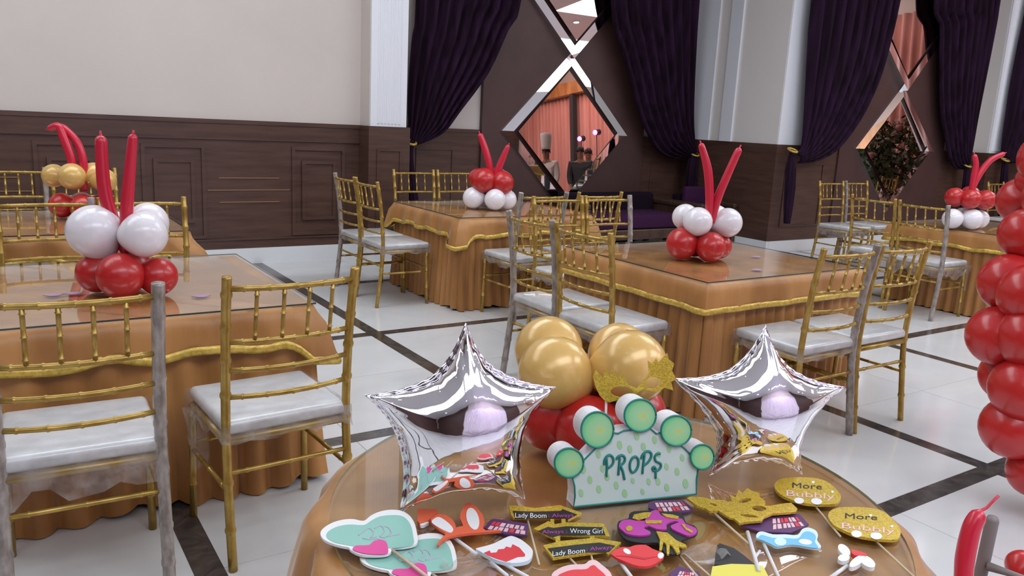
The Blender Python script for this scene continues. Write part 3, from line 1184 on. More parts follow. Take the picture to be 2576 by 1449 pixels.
def cluster(label, cx, cy, zt, lower, upper, longs, dep=None):
    """lower / upper: (kind, [(px, py, rpx, push)]) photo pixels, push = metres behind the cluster axis"""
    c = Vector((cx, cy, zt))
    D = (Vector((cx, cy, zt + 0.1)) - CAMP).dot(FWD)
    t = thing('balloon_centrepiece', label, 'balloon centrepiece', (cx, cy, zt), 0)
    zl, rl = 0, 0
    for (kind, L), lay in ((lower, 0), (upper, 1)):
        for (px, py, rp, push) in L:
            dd = D + push
            r = rp / F * dd
            p = atd(px, py, dd)
            if lay == 0:
                p.z = zt + r * 1.0 + 0.0015
                zl, rl = p.z, r
            cen = Vector((cx, cy, p.z + (0.02 if lay == 0 else -0.02)))
            if lay == 1:
                cen = Vector((cx, cy, p.z - 0.03))
            add_balloon(t, p, r, kind, cen)
    hor = Vector((FWD.x, FWD.y, 0)).normalized()
    for pts, rad, push in longs:
        P = [atpl(a, b_, Vector((cx, cy, zt)) + hor * push, hor) for a, b_ in pts]
        long_balloon(t, P, [r / F * D for r in rad])
    return t


cluster('balloon centrepiece of four white on four red balloons, near left table', 0.33, 3.16, TZ,
        ('red', [(302, 676, 58, -0.075), (243, 672, 50, 0.0), (396, 670, 48, 0.0), (330, 655, 50, 0.09)]),
        ('white', [(238, 583, 67, -0.03), (361, 590, 58, -0.05), (372, 560, 50, 0.08), (285, 572, 42, 0.08)]),
        [([(318, 640), (285, 560), (262, 470), (254, 355)], [10, 17, 16, 14], 0.02), ([(318, 640), (318, 545), (325, 450), (334, 348)], [10, 16, 14, 11], 0.0)])
cluster('balloon centrepiece of gold on red balloons, far left table', 0.45, 5.25, TZ,
        ('red', [(155, 505, 31, 0.0), (208, 506, 31, -0.05), (250, 502, 30, 0.05), (205, 498, 30, 0.10)]),
        ('gold', [(136, 442, 29, 0.0), (181, 444, 33, -0.06), (236, 441, 32, 0.05), (262, 454, 30, -0.02)]),
        [([(190, 470), (180, 400), (160, 345), (148, 318), (128, 322)], [8, 11, 11, 9, 8], 0.0), ([(212, 480), (210, 410), (195, 360), (165, 325), (150, 318)], [8, 10, 9, 8, 7], 0.02)])
cluster('balloon centrepiece of red on white balloons, middle back table', 3.30, 5.28, TZ,
        ('white', [(1191, 497, 27, -0.02), (1245, 500, 27, -0.06), (1275, 497, 25, 0.03), (1222, 492, 26, 0.09)]),
        ('red', [(1217, 454, 32, -0.05), (1262, 460, 31, -0.02), (1204, 449, 26, 0.05), (1250, 448, 27, 0.09)]),
        [([(1236, 460), (1231, 415), (1220, 375), (1209, 342)], [6, 9, 9, 7], 0.0), ([(1240, 470), (1252, 430), (1265, 398), (1277, 370)], [6, 9, 8, 6], 0.0)])
cluster('balloon centrepiece of white on red balloons, front centre table', 3.16, 3.00, TZ,
        ('red', [(1716, 612, 40, -0.02), (1788, 617, 38, -0.06), (1808, 614, 33, 0.05), (1750, 602, 36, 0.09)]),
        ('white', [(1755, 558, 37, -0.06), (1830, 560, 37, 0.0), (1724, 546, 33, 0.04), (1802, 546, 30, 0.10)]),
        [([(1782, 560), (1785, 490), (1780, 425), (1765, 368)], [8, 11, 11, 8], -0.02), ([(1790, 560), (1805, 500), (1830, 440), (1857, 380)], [8, 11, 10, 9], -0.01)])
cluster('balloon centrepiece of red on white balloons, right hand table', 6.70, 3.38, TZ,
        ('white', [(2398, 541, 25, -0.04), (2447, 542, 26, -0.04), (2425, 536, 25, 0.09), (2466, 538, 23, 0.08)]),
        ('red', [(2402, 496, 24, 0.0), (2442, 501, 25, -0.06), (2479, 503, 25, 0.0), (2440, 492, 24, 0.1)]),
        [([(2441, 490), (2450, 445), (2455, 415), (2452, 394)], [5, 8, 7, 6], 0.0), ([(2442, 490), (2460, 445), (2490, 405), (2522, 388)], [5, 8, 7, 6], 0.0)])

# ================================================================== ROUND PROPS TABLE
RC = Vector((0.909, 1.004, 0))
RR_ = 0.498
RZ = 0.70           # top surface of the glass
t = thing('round_table', 'round table under gold cloth in the foreground', 'table', RC, 0)
ring = lambda r, z, n=48: [Vector((r * math.cos(2 * PI * k / n), r * math.sin(2 * PI * k / n), z)) for k in range(n)]
MB().prism([ring(0.505, RZ - 0.04)], (0, 0, 1), 0.026).build('tabletop', m_woodd, t)
for k in range(4):
    a = PI / 4 + k * PI / 2
    MB().tube([(0.36 * math.cos(a), 0.36 * math.sin(a), 0), (0.34 * math.cos(a), 0.34 * math.sin(a), RZ - 0.04)], 0.018, 10).build('leg', m_woodd, t, True)
c = thing('tablecloth', 'gold velvet cloth flowing to the floor from the round props table', 'tablecloth', RC, 0)
n = 288
vs, fs = [(0, 0, RZ - 0.012)], []
prof = [(0.30, RZ - 0.012), (0.49, RZ - 0.012), (0.515, RZ - 0.014), (0.528, RZ - 0.024), (0.536, RZ - 0.045), (0.552, RZ - 0.12), (0.576, RZ - 0.25), (0.600, RZ - 0.40), (0.625, 0.16), (0.648, 0.03), (0.655, 0.006)]
for j, (r, z) in enumerate(prof):
    for i in range(n):
        a = 2 * PI * i / n
        k = max(0, (j - 3)) / 7
        rr = r + (0.034 * (2 * abs(math.sin(8.5 * a + 0.6 * math.sin(3 * a))) ** 0.8 - 1) + 0.012 * math.sin(29 * a + 1)) * k ** 0.6 + (0.006 * math.sin(17 * a) if j == 3 else 0)
        vs.append((rr * math.cos(a), rr * math.sin(a), z))
for i in range(n):
    fs.append((0, 1 + i, 1 + (i + 1) % n))
for j in range(len(prof) - 1):
    for i in range(n):
        i2 = (i + 1) % n
        a = 1 + j * n
        fs.append((a + i, a + n + i, a + n + i2, a + i2))
MB().add(vs, fs).build('cloth', m_velvet, c, True)
b = MB().prism([ring(RR_, RZ - 0.006, 96)], (0, 0, 1), 0.006, 0, 1)
nf = len(b.f) - 96
for i in range(nf // 2, nf):
    b.m[i] = 2
gl = b.build('glass_sheet', [clear('round_table_glass', 2.5, 0.02, (0.95, 0.98, 0.96)), mat('green_glass_edge', (0.30, 0.34, 0.18), 0.15), bpy.data.materials['glass_underside']], None, False, RC)
tag(gl, 'round clear glass sheet with greenish edge on the gold cloth', 'glass top')

# props-table balloons
cluster('balloon centrepiece of big gold balloons on red ones, behind the props sign', 0.985, 1.20, RZ,
        ('red', [(1385, 1075, 92, 0.02), (1480, 1078, 88, -0.045), (1585, 1062, 90, 0.03), (1475, 1040, 85, 0.10)]),
        ('gold', [(1397, 938, 94, -0.035), (1381, 882, 87, 0.085), (1584, 925, 96, -0.03), (1557, 892, 80, 0.085)]),
        [])

# ------------------------------------------------------------------ foil stars
hor = Vector((FWD.x, FWD.y, 0)).normalized()


def stand_plane(pa, pb, lean, z=RZ + 0.003):
    z = z + (0.010 if lean > 0.08 else 0.0)
    """plane standing on the two table pixels pa, pb and leaning back by lean rad; returns point, normal, ex, ey"""
    A, B = atz(*pa, z), atz(*pb, z)
    ex = (B - A).normalized()
    nb = Vector((-ex.y, ex.x, 0))
    if nb.dot(hor) < 0:
        nb = -nb
    ey = (Vector((0, 0, 1)) * math.cos(lean) + nb * math.sin(lean)).normalized()
    nrm = ex.cross(ey).normalized()
    if nrm.dot(CAMP - A) < 0:
        nrm = -nrm
    return A, nrm, ex, ey


def foil_star(label, tips, inner, pa, pb, lean, depth, seed, yaw=0.0):
    A, nrm, ex, ey = stand_plane(pa, pb, lean)
    A = A + nrm * 0.0
    out = []
    for i in range(5):
        out.append(atpl(*tips[i], A, nrm))
        out.append(atpl(*inner[i], A, nrm))
    C = sum(out, Vector()) / 10
    n = len(out)
    # boundary, concave arcs between tip and notch
    B = []
    for i in range(n):
        a, c = out[i], out[(i + 1) % n]
        S = 22
        mid = (a + c) / 2
        inw = (C - mid).normalized()
        for k in range(S):
            u = k / S
            p = a.lerp(c, u) + inw * 0.010 * math.sin(PI * u)
            B.append(p)
    NB = len(B)
    mn = min((B[i] - C).length for i in range(NB))
    rings = 30
    ux, uy = ex, nrm.cross(ex).normalized()
    if uy.z < 0:
        uy = -uy
    P2 = np.array([((p - C).dot(ux), (p - C).dot(uy)) for p in B])
    lo = P2.min(0) - 0.01
    G = 150
    hstep = (P2.max(0) + 0.01 - lo).max() / G
    gx, gy = np.meshgrid(lo[0] + hstep * np.arange(G + 1), lo[1] + hstep * np.arange(G + 1))
    ins = np.zeros_like(gx, bool)
    for a_, c_ in zip(P2, np.roll(P2, -1, 0)):
        cond = (a_[1] > gy) != (c_[1] > gy)
        xi = a_[0] + (gy - a_[1]) * (c_[0] - a_[0]) / (c_[1] - a_[1] + 1e-12)
        ins ^= cond & (gx < xi)
    U = np.zeros_like(gx)
    for _ in range(2500):
        A_ = (np.roll(U, 1, 0) + np.roll(U, -1, 0) + np.roll(U, 1, 1) + np.roll(U, -1, 1) + 1) / 4
        U = np.where(ins, A_, 0)
    Hf = np.sqrt(U)
    Hf = np.where(ins, Hf / Hf.max(), 0)

    def height(q):
        fx, fy = (q[0] - lo[0]) / hstep, (q[1] - lo[1]) / hstep
        i0, j0 = int(min(max(fx, 0), G - 1)), int(min(max(fy, 0), G - 1))
        u, v = fx - i0, fy - j0
        return (Hf[j0, i0] * (1 - u) + Hf[j0, i0 + 1] * u) * (1 - v) + (Hf[j0 + 1, i0] * (1 - u) + Hf[j0 + 1, i0 + 1] * u) * v
    front = []
    rnd = random.Random(seed)
    ph_ = [rnd.random() * 6 for _ in range(NB)]
    for j in range(rings + 1):
        s = 1 - (1 - j / rings) ** 1.6 if j < rings else 1
        for i in range(NB):
            p = C.lerp(B[i], s)
            hf = height(((p - C).dot(ux), (p - C).dot(uy))) if j < rings else 0
            e_ = (1 - s)
            wr = 0.0034 * math.sin(i * 2 * PI / NB * 50 + 2.0 * math.sin(i * 0.17 + seed)) * math.exp(-hf / 0.16) * min(1, hf / 0.06)
            wr += 0.0060 * math.sin(i * 2 * PI / NB * 20 + seed + math.sin(i * .09)) * math.exp(-hf / 0.36) * min(1, hf / 0.1)
            front.append((p, depth * hf ** 0.9 + wr * (1 - hf) ** 1.5))
    k = len(front)
    fs = []
    vs = [p + nrm * h_ for p, h_ in front] + [p - nrm * h_ * 0.9 for p, h_ in front]
    for j in range(rings):
        for i in range(NB):
            i2 = (i + 1) % NB
            q = (j * NB + i, j * NB + i2, (j + 1) * NB + i2, (j + 1) * NB + i)
            pa_, pb_, pc_ = vs[q[2]], vs[q[3]], vs[q[0]]
            fs.append(q)
            fs.append(tuple(k + x for x in reversed(q)))
    t = thing('foil_balloon', label, 'foil balloon', (C.x, C.y, RZ), 0)
    o = MB().add(vs, fs).build('star', m_foil, t, True, origin=t.location)
    bm = bmesh.new()
    bm.from_mesh(o.data)
    bmesh.ops.remove_doubles(bm, verts=bm.verts, dist=0.0004)
    bmesh.ops.recalc_face_normals(bm, faces=bm.faces)
    bm.to_mesh(o.data)
    bm.free()
    # seam flange around the rim
    vs, fs = [], []
    for s_, off in ((0, 0.0), (1, 0.009)):
        for i in range(NB):
            d_ = (B[i] - C).normalized()
            r = 0.0018 * math.sin(i * 1.3 + seed)
            vs.append(B[i] + d_ * off + nrm * r * s_)
    for i in range(NB):
        i2 = (i + 1) % NB
        fs.append((i, i2, NB + i2, NB + i))
    o = MB().add(vs, fs).build('seam', m_foil, t, True, origin=t.location)
    o.modifiers.new('s', 'SOLIDIFY').thickness = 0.0012
    return t


foil_star('silver foil star balloon standing left of the props sign',
          [(1171, 824), (1388, 978), (1316, 1250), (1012, 1280), (930, 997)],
          [(1236, 935), (1306, 1085), (1172, 1222), (1016, 1112), (1096, 955)], (1012, 1280), (1316, 1250), 0.10, 0.075, 1)
foil_star('silver foil star balloon standing right of the props sign',
          [(1926, 828), (2118, 976), (2014, 1186), (1790, 1190), (1699, 955)],
          [(1982, 935), (2012, 1076), (1902, 1148), (1812, 1084), (1842, 938)], (1795, 1190), (2014, 1186), 0.16, 0.070, 4)

# ------------------------------------------------------------------ PROPS sign
S_ = 4.675
sg = lambda x, y: (1360 + x / S_, 980 + y / S_)
A, nrm, ex, ey = stand_plane(sg(385, 1378), sg(1830, 1228), 0.07)
sp = lambda x, y: atpl(*sg(x, y), A, nrm)
t = thing('props_sign', 'crown shaped foam sign lettered PROPS in dark green', 'sign', (A + (sp(1830, 1228) - A) / 2), 0)
org = t.location.copy()
TH = 0.034
body = [(370, 1025), (510, 822), (640, 690), (850, 505), (905, 514), (975, 480), (1290, 455), (1360, 518), (1400, 505), (1640, 655), (1680, 680), (1740, 738), (1850, 930), (1832, 1060), (1830, 1228), (1400, 1272), (880, 1326), (385, 1378), (402, 1250), (396, 1130)]
bl = [sp(*p) for p in body]
b = MB().prism([[p - nrm * TH for p in bl]], nrm, TH, 0, 1)
b.build('face', [m_mint, m_foam], t, origin=org)
MB().tube([p + nrm * 0.0012 for p in bl + bl[:1]], 0.0016, 6).build('outline', m_tgrn, t, True, origin=org)
discs = [(322, 850, 170, 172), (655, 462, 190, 210), (1157, 295, 186, 190), (1580, 475, 178, 178), (1886, 782, 138, 146)]
for (x, y, rx, ry) in discs:
    lp = [sp(x + rx * math.cos(2 * PI * k / 36), y + ry * math.sin(2 * PI * k / 36)) for k in range(36)]
    cen = sum(lp, Vector()) / 36
    o = MB().prism([[p - nrm * TH for p in lp]], nrm, TH + 0.0045, 0, 1).build('slice', [m_slice, m_foam], t, origin=cen)
    o.location = cen - org
    o['label'] = 'round green slice with a yellowish centre'
    MB().tube([p + nrm * 0.0048 for p in lp + lp[:1]], 0.0018, 6).build('rim', m_tgrn, o, True, origin=cen)
b = MB()
for (x, y, s_) in [(680, 760, 1), (930, 650, 1.1), (1050, 700, 1), (1130, 545, 1.1), (1210, 670, 1), (1340, 590, 1), (1510, 700, .9), (1665, 800, .9), (1480, 905, .9), (1605, 965, 1), (500, 930, 1.2), (580, 1060, 1), (475, 1215, 1), (685, 1170, 1), (890, 1125, 1), (990, 1220, 1.1), (1085, 1070, .8), (1200, 1200, .8), (1270, 1080, .9), (1380, 1080, 1), (1485, 1150, 1), (1705, 1105, 1.2), (780, 1020, 1.1), (725, 930, .9), (815, 600, .8), (1390, 760, .8)]:
    lp = [sp(x + 28 * s_ * math.cos(a) + 6 * math.sin(a), y + 48 * s_ * math.sin(a)) for a in [2 * PI * k / 16 for k in range(16)]]
    b.prism([lp], nrm, 0.0006)
b.build('spots', m_spot, t, origin=org)
strokes = [
    [(745, 880), (750, 830), (775, 785), (815, 768), (850, 800), (850, 860), (815, 905), (790, 915)], [(772, 800), (778, 900), (772, 1000), (778, 1020)],
    [(890, 820), (905, 790), (950, 770), (985, 790), (985, 840), (950, 880), (925, 890)], [(930, 800), (920, 900), (912, 1000)], [(935, 890), (965, 960), (985, 1055)],
    [(1120, 785), (1080, 800), (1050, 860), (1050, 930), (1075, 970), (1115, 950), (1145, 890), (1145, 820), (1120, 785)],
    [(1180, 810), (1200, 760), (1245, 725), (1290, 735), (1300, 780), (1270, 840), (1225, 880), (1205, 885)], [(1222, 760), (1205, 880), (1195, 985)],
    [(1405, 750), (1365, 755), (1340, 795), (1355, 840), (1405, 865), (1410, 910), (1370, 950), (1325, 950), (1315, 920), (1335, 905), (1350, 940), (1350, 1040)]]
b = MB()
for st in strokes:
    P = spline([sp(*p) + nrm * 0.001 for p in st], 5)
    b.tube(P, 0.0023, 6)
o = b.build('lettering', m_tgrn, t, True, origin=org)
o['label'] = 'hand painted dark green letters PROPS'


# ------------------------------------------------------------------ flat photo-booth props on the glass
class Flat:
    """maps pixels of one zoomed crop (x0, y0, scale) to the table plane"""
    def __init__(s, x0, y0, sc, z):
        s.x0, s.y0, s.sc, s.z = x0, y0, sc, z

    def p(s, x, y, dz=0.0):
        return atz(s.x0 + x / s.sc, s.y0 + y / s.sc, s.z + dz)

    def loop(s, pts, sm=0, dz=0.0):
        P = [s.p(x, y, dz) for x, y in pts]
        return cspline(P, sm) if sm else P


UP = Vector((0, 0, 1))


def ell(x, y, rx, ry, rot=0, n=20):
    c_, s_ = math.cos(rot), math.sin(rot)
    return [(x + rx * math.cos(a) * c_ - ry * math.sin(a) * s_, y + rx * math.cos(a) * s_ + ry * math.sin(a) * c_) for a in [2 * PI * k / n for k in range(n)]]


def prop(name, label, fl, pts, cat='photo prop', group=None):
    P = fl.loop(pts)
    c_ = sum(P, Vector()) / len(P)
    return thing(name, label, cat, (c_.x, c_.y, fl.z), 0, group)


def plate(t, name, fl, loops, th, m, dz=0.0, sm=0, side=None, label=None):
    L = [fl.loop(lp, sm, dz) for lp in loops]
    ms = [m] if side is None else [m, side]
    o = MB().prism(L, UP, th, 0, None if side is None else 1).build(name, ms, t, origin=t.location)
    if label:
        o['label'] = label
    return o


def stick(t, fl, a, c, r, m, dz=0.0, name='stick'):
    return MB().tube([fl.p(*a, dz + r), fl.p(*c, dz + r)], r, 8).build(name, m, t, True, origin=t.location)


def text(t, name, fl, s, a, c, hpx, m, dz, font_shear=0):
    """s laid from pixel a to pixel c along its baseline, letters hpx high in crop pixels"""
    cu = bpy.data.curves.new('txt', 'FONT')
    cu.body = s
    cu.resolution_u = 3
    ob = bpy.data.objects.new('txt', cu)
    COL.objects.link(ob)
    dg = bpy.context.evaluated_depsgraph_get()
    dg.update()
    me = bpy.data.meshes.new_from_object(ob.evaluated_get(dg))
    bpy.data.objects.remove(ob)
    xs = [v.co.x for v in me.vertices]
    x0, x1 = min(xs), max(xs)
    capH = 0.70
    for v in me.vertices:
        u = (v.co.x - x0) / (x1 - x0)
        w_ = v.co.y / capH
        px = a[0] + (c[0] - a[0]) * u
        py = a[1] + (c[1] - a[1]) * u - hpx * w_
        v.co = fl.p(px, py, dz) - t.location
    me.materials.append(m)
    me.name = name
    bm = bmesh.new()
    bm.from_mesh(me)
    bmesh.ops.remove_doubles(bm, verts=bm.verts, dist=1e-6)
    for f in bm.faces:
        if f.normal.z < 0:
            f.normal_flip()
    bm.to_mesh(me)
    bm.free()
    return link(name, me, t)


HO = [(40, 520), (100, 430), (250, 340), (430, 290), (600, 280), (780, 310), (900, 220), (1060, 150), (1250, 120), (1430, 140), (1560, 220), (1640, 340), (1680, 480), (1700, 650), (1640, 720), (1450, 760), (1270, 775), (1245, 840), (1150, 890), (900, 902), (700, 880), (560, 812), (520, 765), (400, 742), (220, 690), (90, 620)]
HI = [(140, 520), (200, 440), (350, 370), (550, 340), (780, 350), (900, 280), (1050, 205), (1250, 180), (1420, 192), (1530, 270), (1590, 380), (1620, 520), (1630, 670), (1500, 715), (1250, 742), (800, 735), (500, 690), (300, 650), (180, 590)]
HP = [(590, 760), (650, 700), (870, 690), (950, 622), (1080, 600), (1160, 635), (1188, 720), (1180, 835), (1000, 850), (800, 835), (660, 800)]
SQ = [[(690, 520), (780, 450), (870, 400), (950, 470), (900, 560), (1000, 540)], [(960, 400), (1070, 360), (1130, 440), (1060, 540), (1150, 560)], [(1080, 370), (1190, 380), (1250, 470), (1170, 540), (1280, 520), (1400, 500)], [(760, 570), (880, 590), (1000, 580), (1100, 600)]]
for k, (dx, dy, z, lab) in enumerate(((0, 0, 0.010, 'upper mint heart with pink heart on a stick, leftmost on the props table'), (670, 400, 0.0015, 'lower mint heart lying partly under the other mint heart'))):
    sh = lambda L: [(x + dx, y + dy) for x, y in L]
    fl = Flat(800, 1270, 6.779, RZ + z)
    t = prop('heart_prop', lab, fl, sh(HO), group='mint heart props')
    plate(t, 'backing', fl, [sh(HO)], 0.004, m_wcard, 0, 3)
    plate(t, 'mint_panel', fl, [sh(HI)], 0.0007, m_teal, 0.004, 3)
    plate(t, 'pink_heart', fl, [sh(HP)], 0.0007, m_pinkc, 0.0048, 3)
    b = MB()
    for q in SQ:
        b.tube(spline([fl.p(x + dx, y + dy, 0.0050) for x, y in q], 5), 0.0011, 5)
    b.build('script', m_lilac, t, True, origin=t.location)['label'] = 'faint lilac handwriting'
    stick(t, fl, (1260 + dx, 770 + dy), (1900 + dx, 1260 + dy), 0.0026, m_bamb, -0.004 if k else 0.0)

# fox ears
fl = Flat(1040, 1240, 6.934, RZ + 0.010)
FO = [(410, 950), (450, 870), (560, 762), (540, 722), (440, 660), (320, 560), (300, 490), (430, 400), (560, 420), (680, 500), (730, 580), (738, 640), (868, 612), (812, 480), (822, 380), (900, 225), (980, 205), (1100, 280), (1210, 420), (1242, 540), (1205, 650), (1260, 690), (1500, 680), (1530, 700), (1000, 742), (760, 772), (600, 812), (500, 872), (440, 955)]
t = prop('fox_ears', 'orange fox ears headband with white inner ears', fl, FO)
plate(t, 'headband', fl, [FO], 0.004, m_orange)
plate(t, 'inner_ear', fl, [[(318, 515), (370, 450), (450, 428), (560, 490), (660, 580), (695, 650), (650, 698), (560, 668), (430, 600)]], 0.0008, m_wcard, 0.004, 3)
plate(t, 'inner_ear', fl, [ell(1035, 455, 105, 195, -0.28)], 0.0008, m_wcard, 0.004)
stick(t, fl, (700, 780), (1100, 1070), 0.0030, m_straw, -0.008)
fl = Flat(1040, 1240, 6.934, RZ + 0.001)
OP = [(70, 330), (400, 340), (432, 392), (300, 500), (250, 542), (110, 592), (70, 540)]
t = prop('fox_tail', 'small orange felt piece beside the fox ears', fl, OP)
plate(t, 'felt', fl, [OP], 0.006, m_orange)
plate(t, 'tip', fl, [[(110, 594), (250, 546), (268, 560), (180, 612), (130, 616)]], 0.005, m_wcard)

# shark mouth
fl = Flat(1040, 1240, 6.934, RZ + 0.004)
SO = [(1090, 1030), (1200, 1000), (1400, 940), (1650, 820), (1750, 820), (1900, 890), (2050, 1020), (2080, 1110), (2030, 1220), (1900, 1270), (1700, 1282), (1450, 1232), (1250, 1132), (1120, 1055)]
SR = [(1230, 1050), (1330, 1010), (1350, 1052), (1450, 1042), (1480, 990), (1580, 982), (1620, 940), (1700, 962), (1730, 900), (1850, 960), (1950, 1080), (1940, 1112), (1820, 1120), (1700, 1170), (1620, 1202), (1450, 1152), (1300, 1092)]
t = prop('mouth_prop', 'white toothed red mouth prop on a straw', fl, SO)
plate(t, 'backing', fl, [SO], 0.006, m_wcard, 0, 3, m_pblue)
plate(t, 'red_mouth', fl, [SR], 0.0007, m_redc, 0.006)
stick(t, fl, (1350, 1210), (1640, 1449), 0.0028, m_straw, -0.004)
stick(t, fl, (1560, 1230), (2000, 1470), 0.0028, m_straw, -0.004)

# signpost of arrows
fl = Flat(1260, 1250, 7.28, RZ + 0.0035)
A1 = [(140, 200), (240, 190), (620, 240), (1080, 190), (1110, 200), (1480, 330), (1230, 460), (1190, 422), (560, 407), (230, 422), (190, 370)]
A1i = [(218, 262), (620, 275), (1100, 262), (1125, 228), (1395, 330), (1212, 424), (1184, 396), (560, 388), (262, 396)]
A2 = [(600, 620), (870, 480), (960, 540), (1200, 505), (1880, 525), (2000, 765), (1080, 725), (985, 800)]
A2i = [(680, 630), (860, 555), (960, 575), (1200, 545), (1855, 562), (1915, 706), (1080, 700), (955, 742)]
A3 = [(770, 930), (1080, 850), (1700, 790), (1900, 822), (2200, 870), (1960, 1092), (1900, 1032), (1300, 1112), (950, 1165)]
A3i = [(860, 950), (1400, 880), (1800, 842), (2090, 900), (1980, 1012), (1560, 1022), (990, 1102)]
t = prop('arrow_signpost', 'three black arrow signs in gold glitter frames on thin sticks', fl, A2)
for nm, O_, I_ in (('arrow', A1, A1i), ('arrow', A2, A2i), ('arrow', A3, A3i)):
    o = plate(t, nm, fl, [O_], 0.004, m_glit)
    plate(t, 'black_panel', fl, [I_], 0.0008, m_black, 0.004)
for q in ([(905, 440), (975, 440), (975, 545), (905, 545)], [(1105, 430), (1185, 430), (1180, 530), (1110, 530)], [(990, 720), (1085, 720), (1085, 860), (1000, 860)], [(1625, 735), (1710, 735), (1715, 815), (1630, 815)]):
    plate(t, 'connector', fl, [q], 0.0035, m_glit)
text(t, 'lettering', fl, 'Lady Boom', (262, 378), (835, 384), 88, m_wcard, 0.0052)
text(t, 'lettering', fl, ': Always', (870, 372), (1330, 366), 66, m_purp, 0.0052)
text(t, 'lettering', fl, 'Always :', (755, 672), (1215, 660), 66, m_purp, 0.0052)
text(t, 'lettering', fl, 'Wrong Girl', (1265, 662), (1862, 668), 88, m_wcard, 0.0052)
text(t, 'lettering', fl, 'Lady Boom', (945, 1082), (1540, 1020), 88, m_wcard, 0.0052)
text(t, 'lettering', fl, ': Always', (1568, 988), (2040, 950), 66, m_purp, 0.0052)
stick(t, fl, (485, 410), (700, 1240), 0.0019, m_bamb, -0.0035)
stick(t, fl, (1250, 1110), (1560, 1440), 0.0019, m_bamb, -0.0035)
stick(t, fl, (1650, 1060), (1720, 1330), 0.0019, m_bamb, -0.0035)

# feathery purple mask
fl = Flat(1520, 1240, 6.932, RZ + 0.0075)
KO = [(230, 640), (250, 530), (420, 480), (430, 410), (520, 355), (800, 345), (840, 325), (960, 355), (1270, 365), (1370, 420), (1425, 560), (1560, 600), (1625, 690), (1585, 775), (1340, 865), (1350, 960), (1320, 1090), (1060, 1095), (930, 905), (700, 915), (400, 862), (290, 765)]
KP = [(250, 610), (300, 515), (430, 490), (700, 512), (820, 345), (940, 335), (990, 420), (1200, 450), (1360, 480), (1412, 560), (1590, 640), (1605, 720), (1480, 772), (1370, 742), (1180, 652), (1170, 590), (1295, 540), (1220, 518), (1082, 570), (1085, 662), (900, 652), (770, 600), (682, 640), (800, 702), (780, 752), (600, 772), (400, 742), (330, 692)]
KG = [[(490, 450), (520, 390), (700, 350), (822, 350), (780, 430), (600, 482)], [(715, 490), (1005, 492), (1000, 540), (730, 540)], [(1000, 370), (1200, 392), (1305, 425), (1270, 462), (1080, 430)], ell(435, 630, 58, 45), [(1345, 560), (1390, 555), (1440, 620), (1540, 670), (1530, 710), (1420, 650)]]
KT = [(905, 695), (1100, 720), (1250, 850), (1420, 930), (1440, 980), (1290, 960), (1320, 1060), (1270, 1085), (1190, 960), (1142, 920), (1132, 1092), (1090, 1092), (1080, 922), (1030, 880), (1000, 1030), (958, 1030), (970, 835)]
t = prop('feather_mask', 'magenta and black masquerade mask with gold tassels', fl, KO)
plate(t, 'backing', fl, [KO], 0.004, m_black, 0, 2)
plate(t, 'magenta_scrolls', fl, [KP], 0.003, m_purp, 0.004, 2)
for q in KG:
    plate(t, 'gold_detail', fl, [q], 0.0015, m_glit, 0.0072)
plate(t, 'tassel', fl, [KT], 0.003, m_glit, 0.0045)
stick(t, fl, (1310, 1090), (1640, 1480), 0.0019, m_bamb, -0.006)
stick(t, fl, (1400, 1065), (1880, 1480), 0.0019, m_bamb, -0.006)

# lips
fl = Flat(1520, 1240, 6.932, RZ + 0.012)
LO = [(105, 1100), (300, 985), (400, 988), (470, 975), (540, 950), (720, 945), (830, 1010), (1045, 1110), (965, 1222), (800, 1312), (600, 1315), (380, 1245)]
t = prop('lips_prop', 'glossy red lips prop on a white straw', fl, LO)
plate(t, 'lips', fl, [LO], 0.004, m_redc, 0, 2)
plate(t, 'highlight', fl, [ell(398, 1022, 72, 40, 0.5)], 0.0006, m_wcard, 0.004)
plate(t, 'highlight', fl, [ell(985, 1095, 50, 55, 0.7)], 0.0006, m_wcard, 0.004)
plate(t, 'lip_line', fl, [[(200, 1100), (480, 1090), (700, 1130), (930, 1110), (700, 1165), (460, 1125)]], 0.0006, mat('dark_red_card', (0.5, 0.03, 0.04), 0.45), 0.004)
stick(t, fl, (255, 1175), (480, 1480), 0.0030, m_straw, -0.008)

# gold mask lying down
fl = Flat(1700, 1180, 6.585, RZ + 0.008)
GO = [(180, 510), (250, 490), (450, 500), (620, 540), (800, 545), (850, 580), (925, 560), (880, 445), (985, 500), (1040, 375), (1100, 430), (1180, 345), (1270, 400), (1385, 425), (1390, 500), (1475, 560), (1480, 640), (1560, 640), (1620, 630), (1800, 600), (1910, 590), (2010, 690), (1980, 742), (1600, 772), (1460, 832), (1420, 890), (1200, 905), (1050, 925), (960, 850), (880, 832), (700, 722), (560, 732), (480, 682), (350, 642)]
t = prop('gold_mask', 'gold glitter masquerade mask lying flat right of the sign', fl, GO, group='gold glitter masks')
plate(t, 'mask', fl, [GO, ell(1140, 555, 110, 32, -0.2, 14), ell(1375, 685, 120, 45, 0.1, 14), ell(1210, 810, 150, 22, 0.12, 14), ell(620, 620, 62, 18, 0.3, 12)], 0.004, m_glit)
stick(t, fl, (590, 690), (1215, 1250), 0.0022, m_bamb, -0.004)


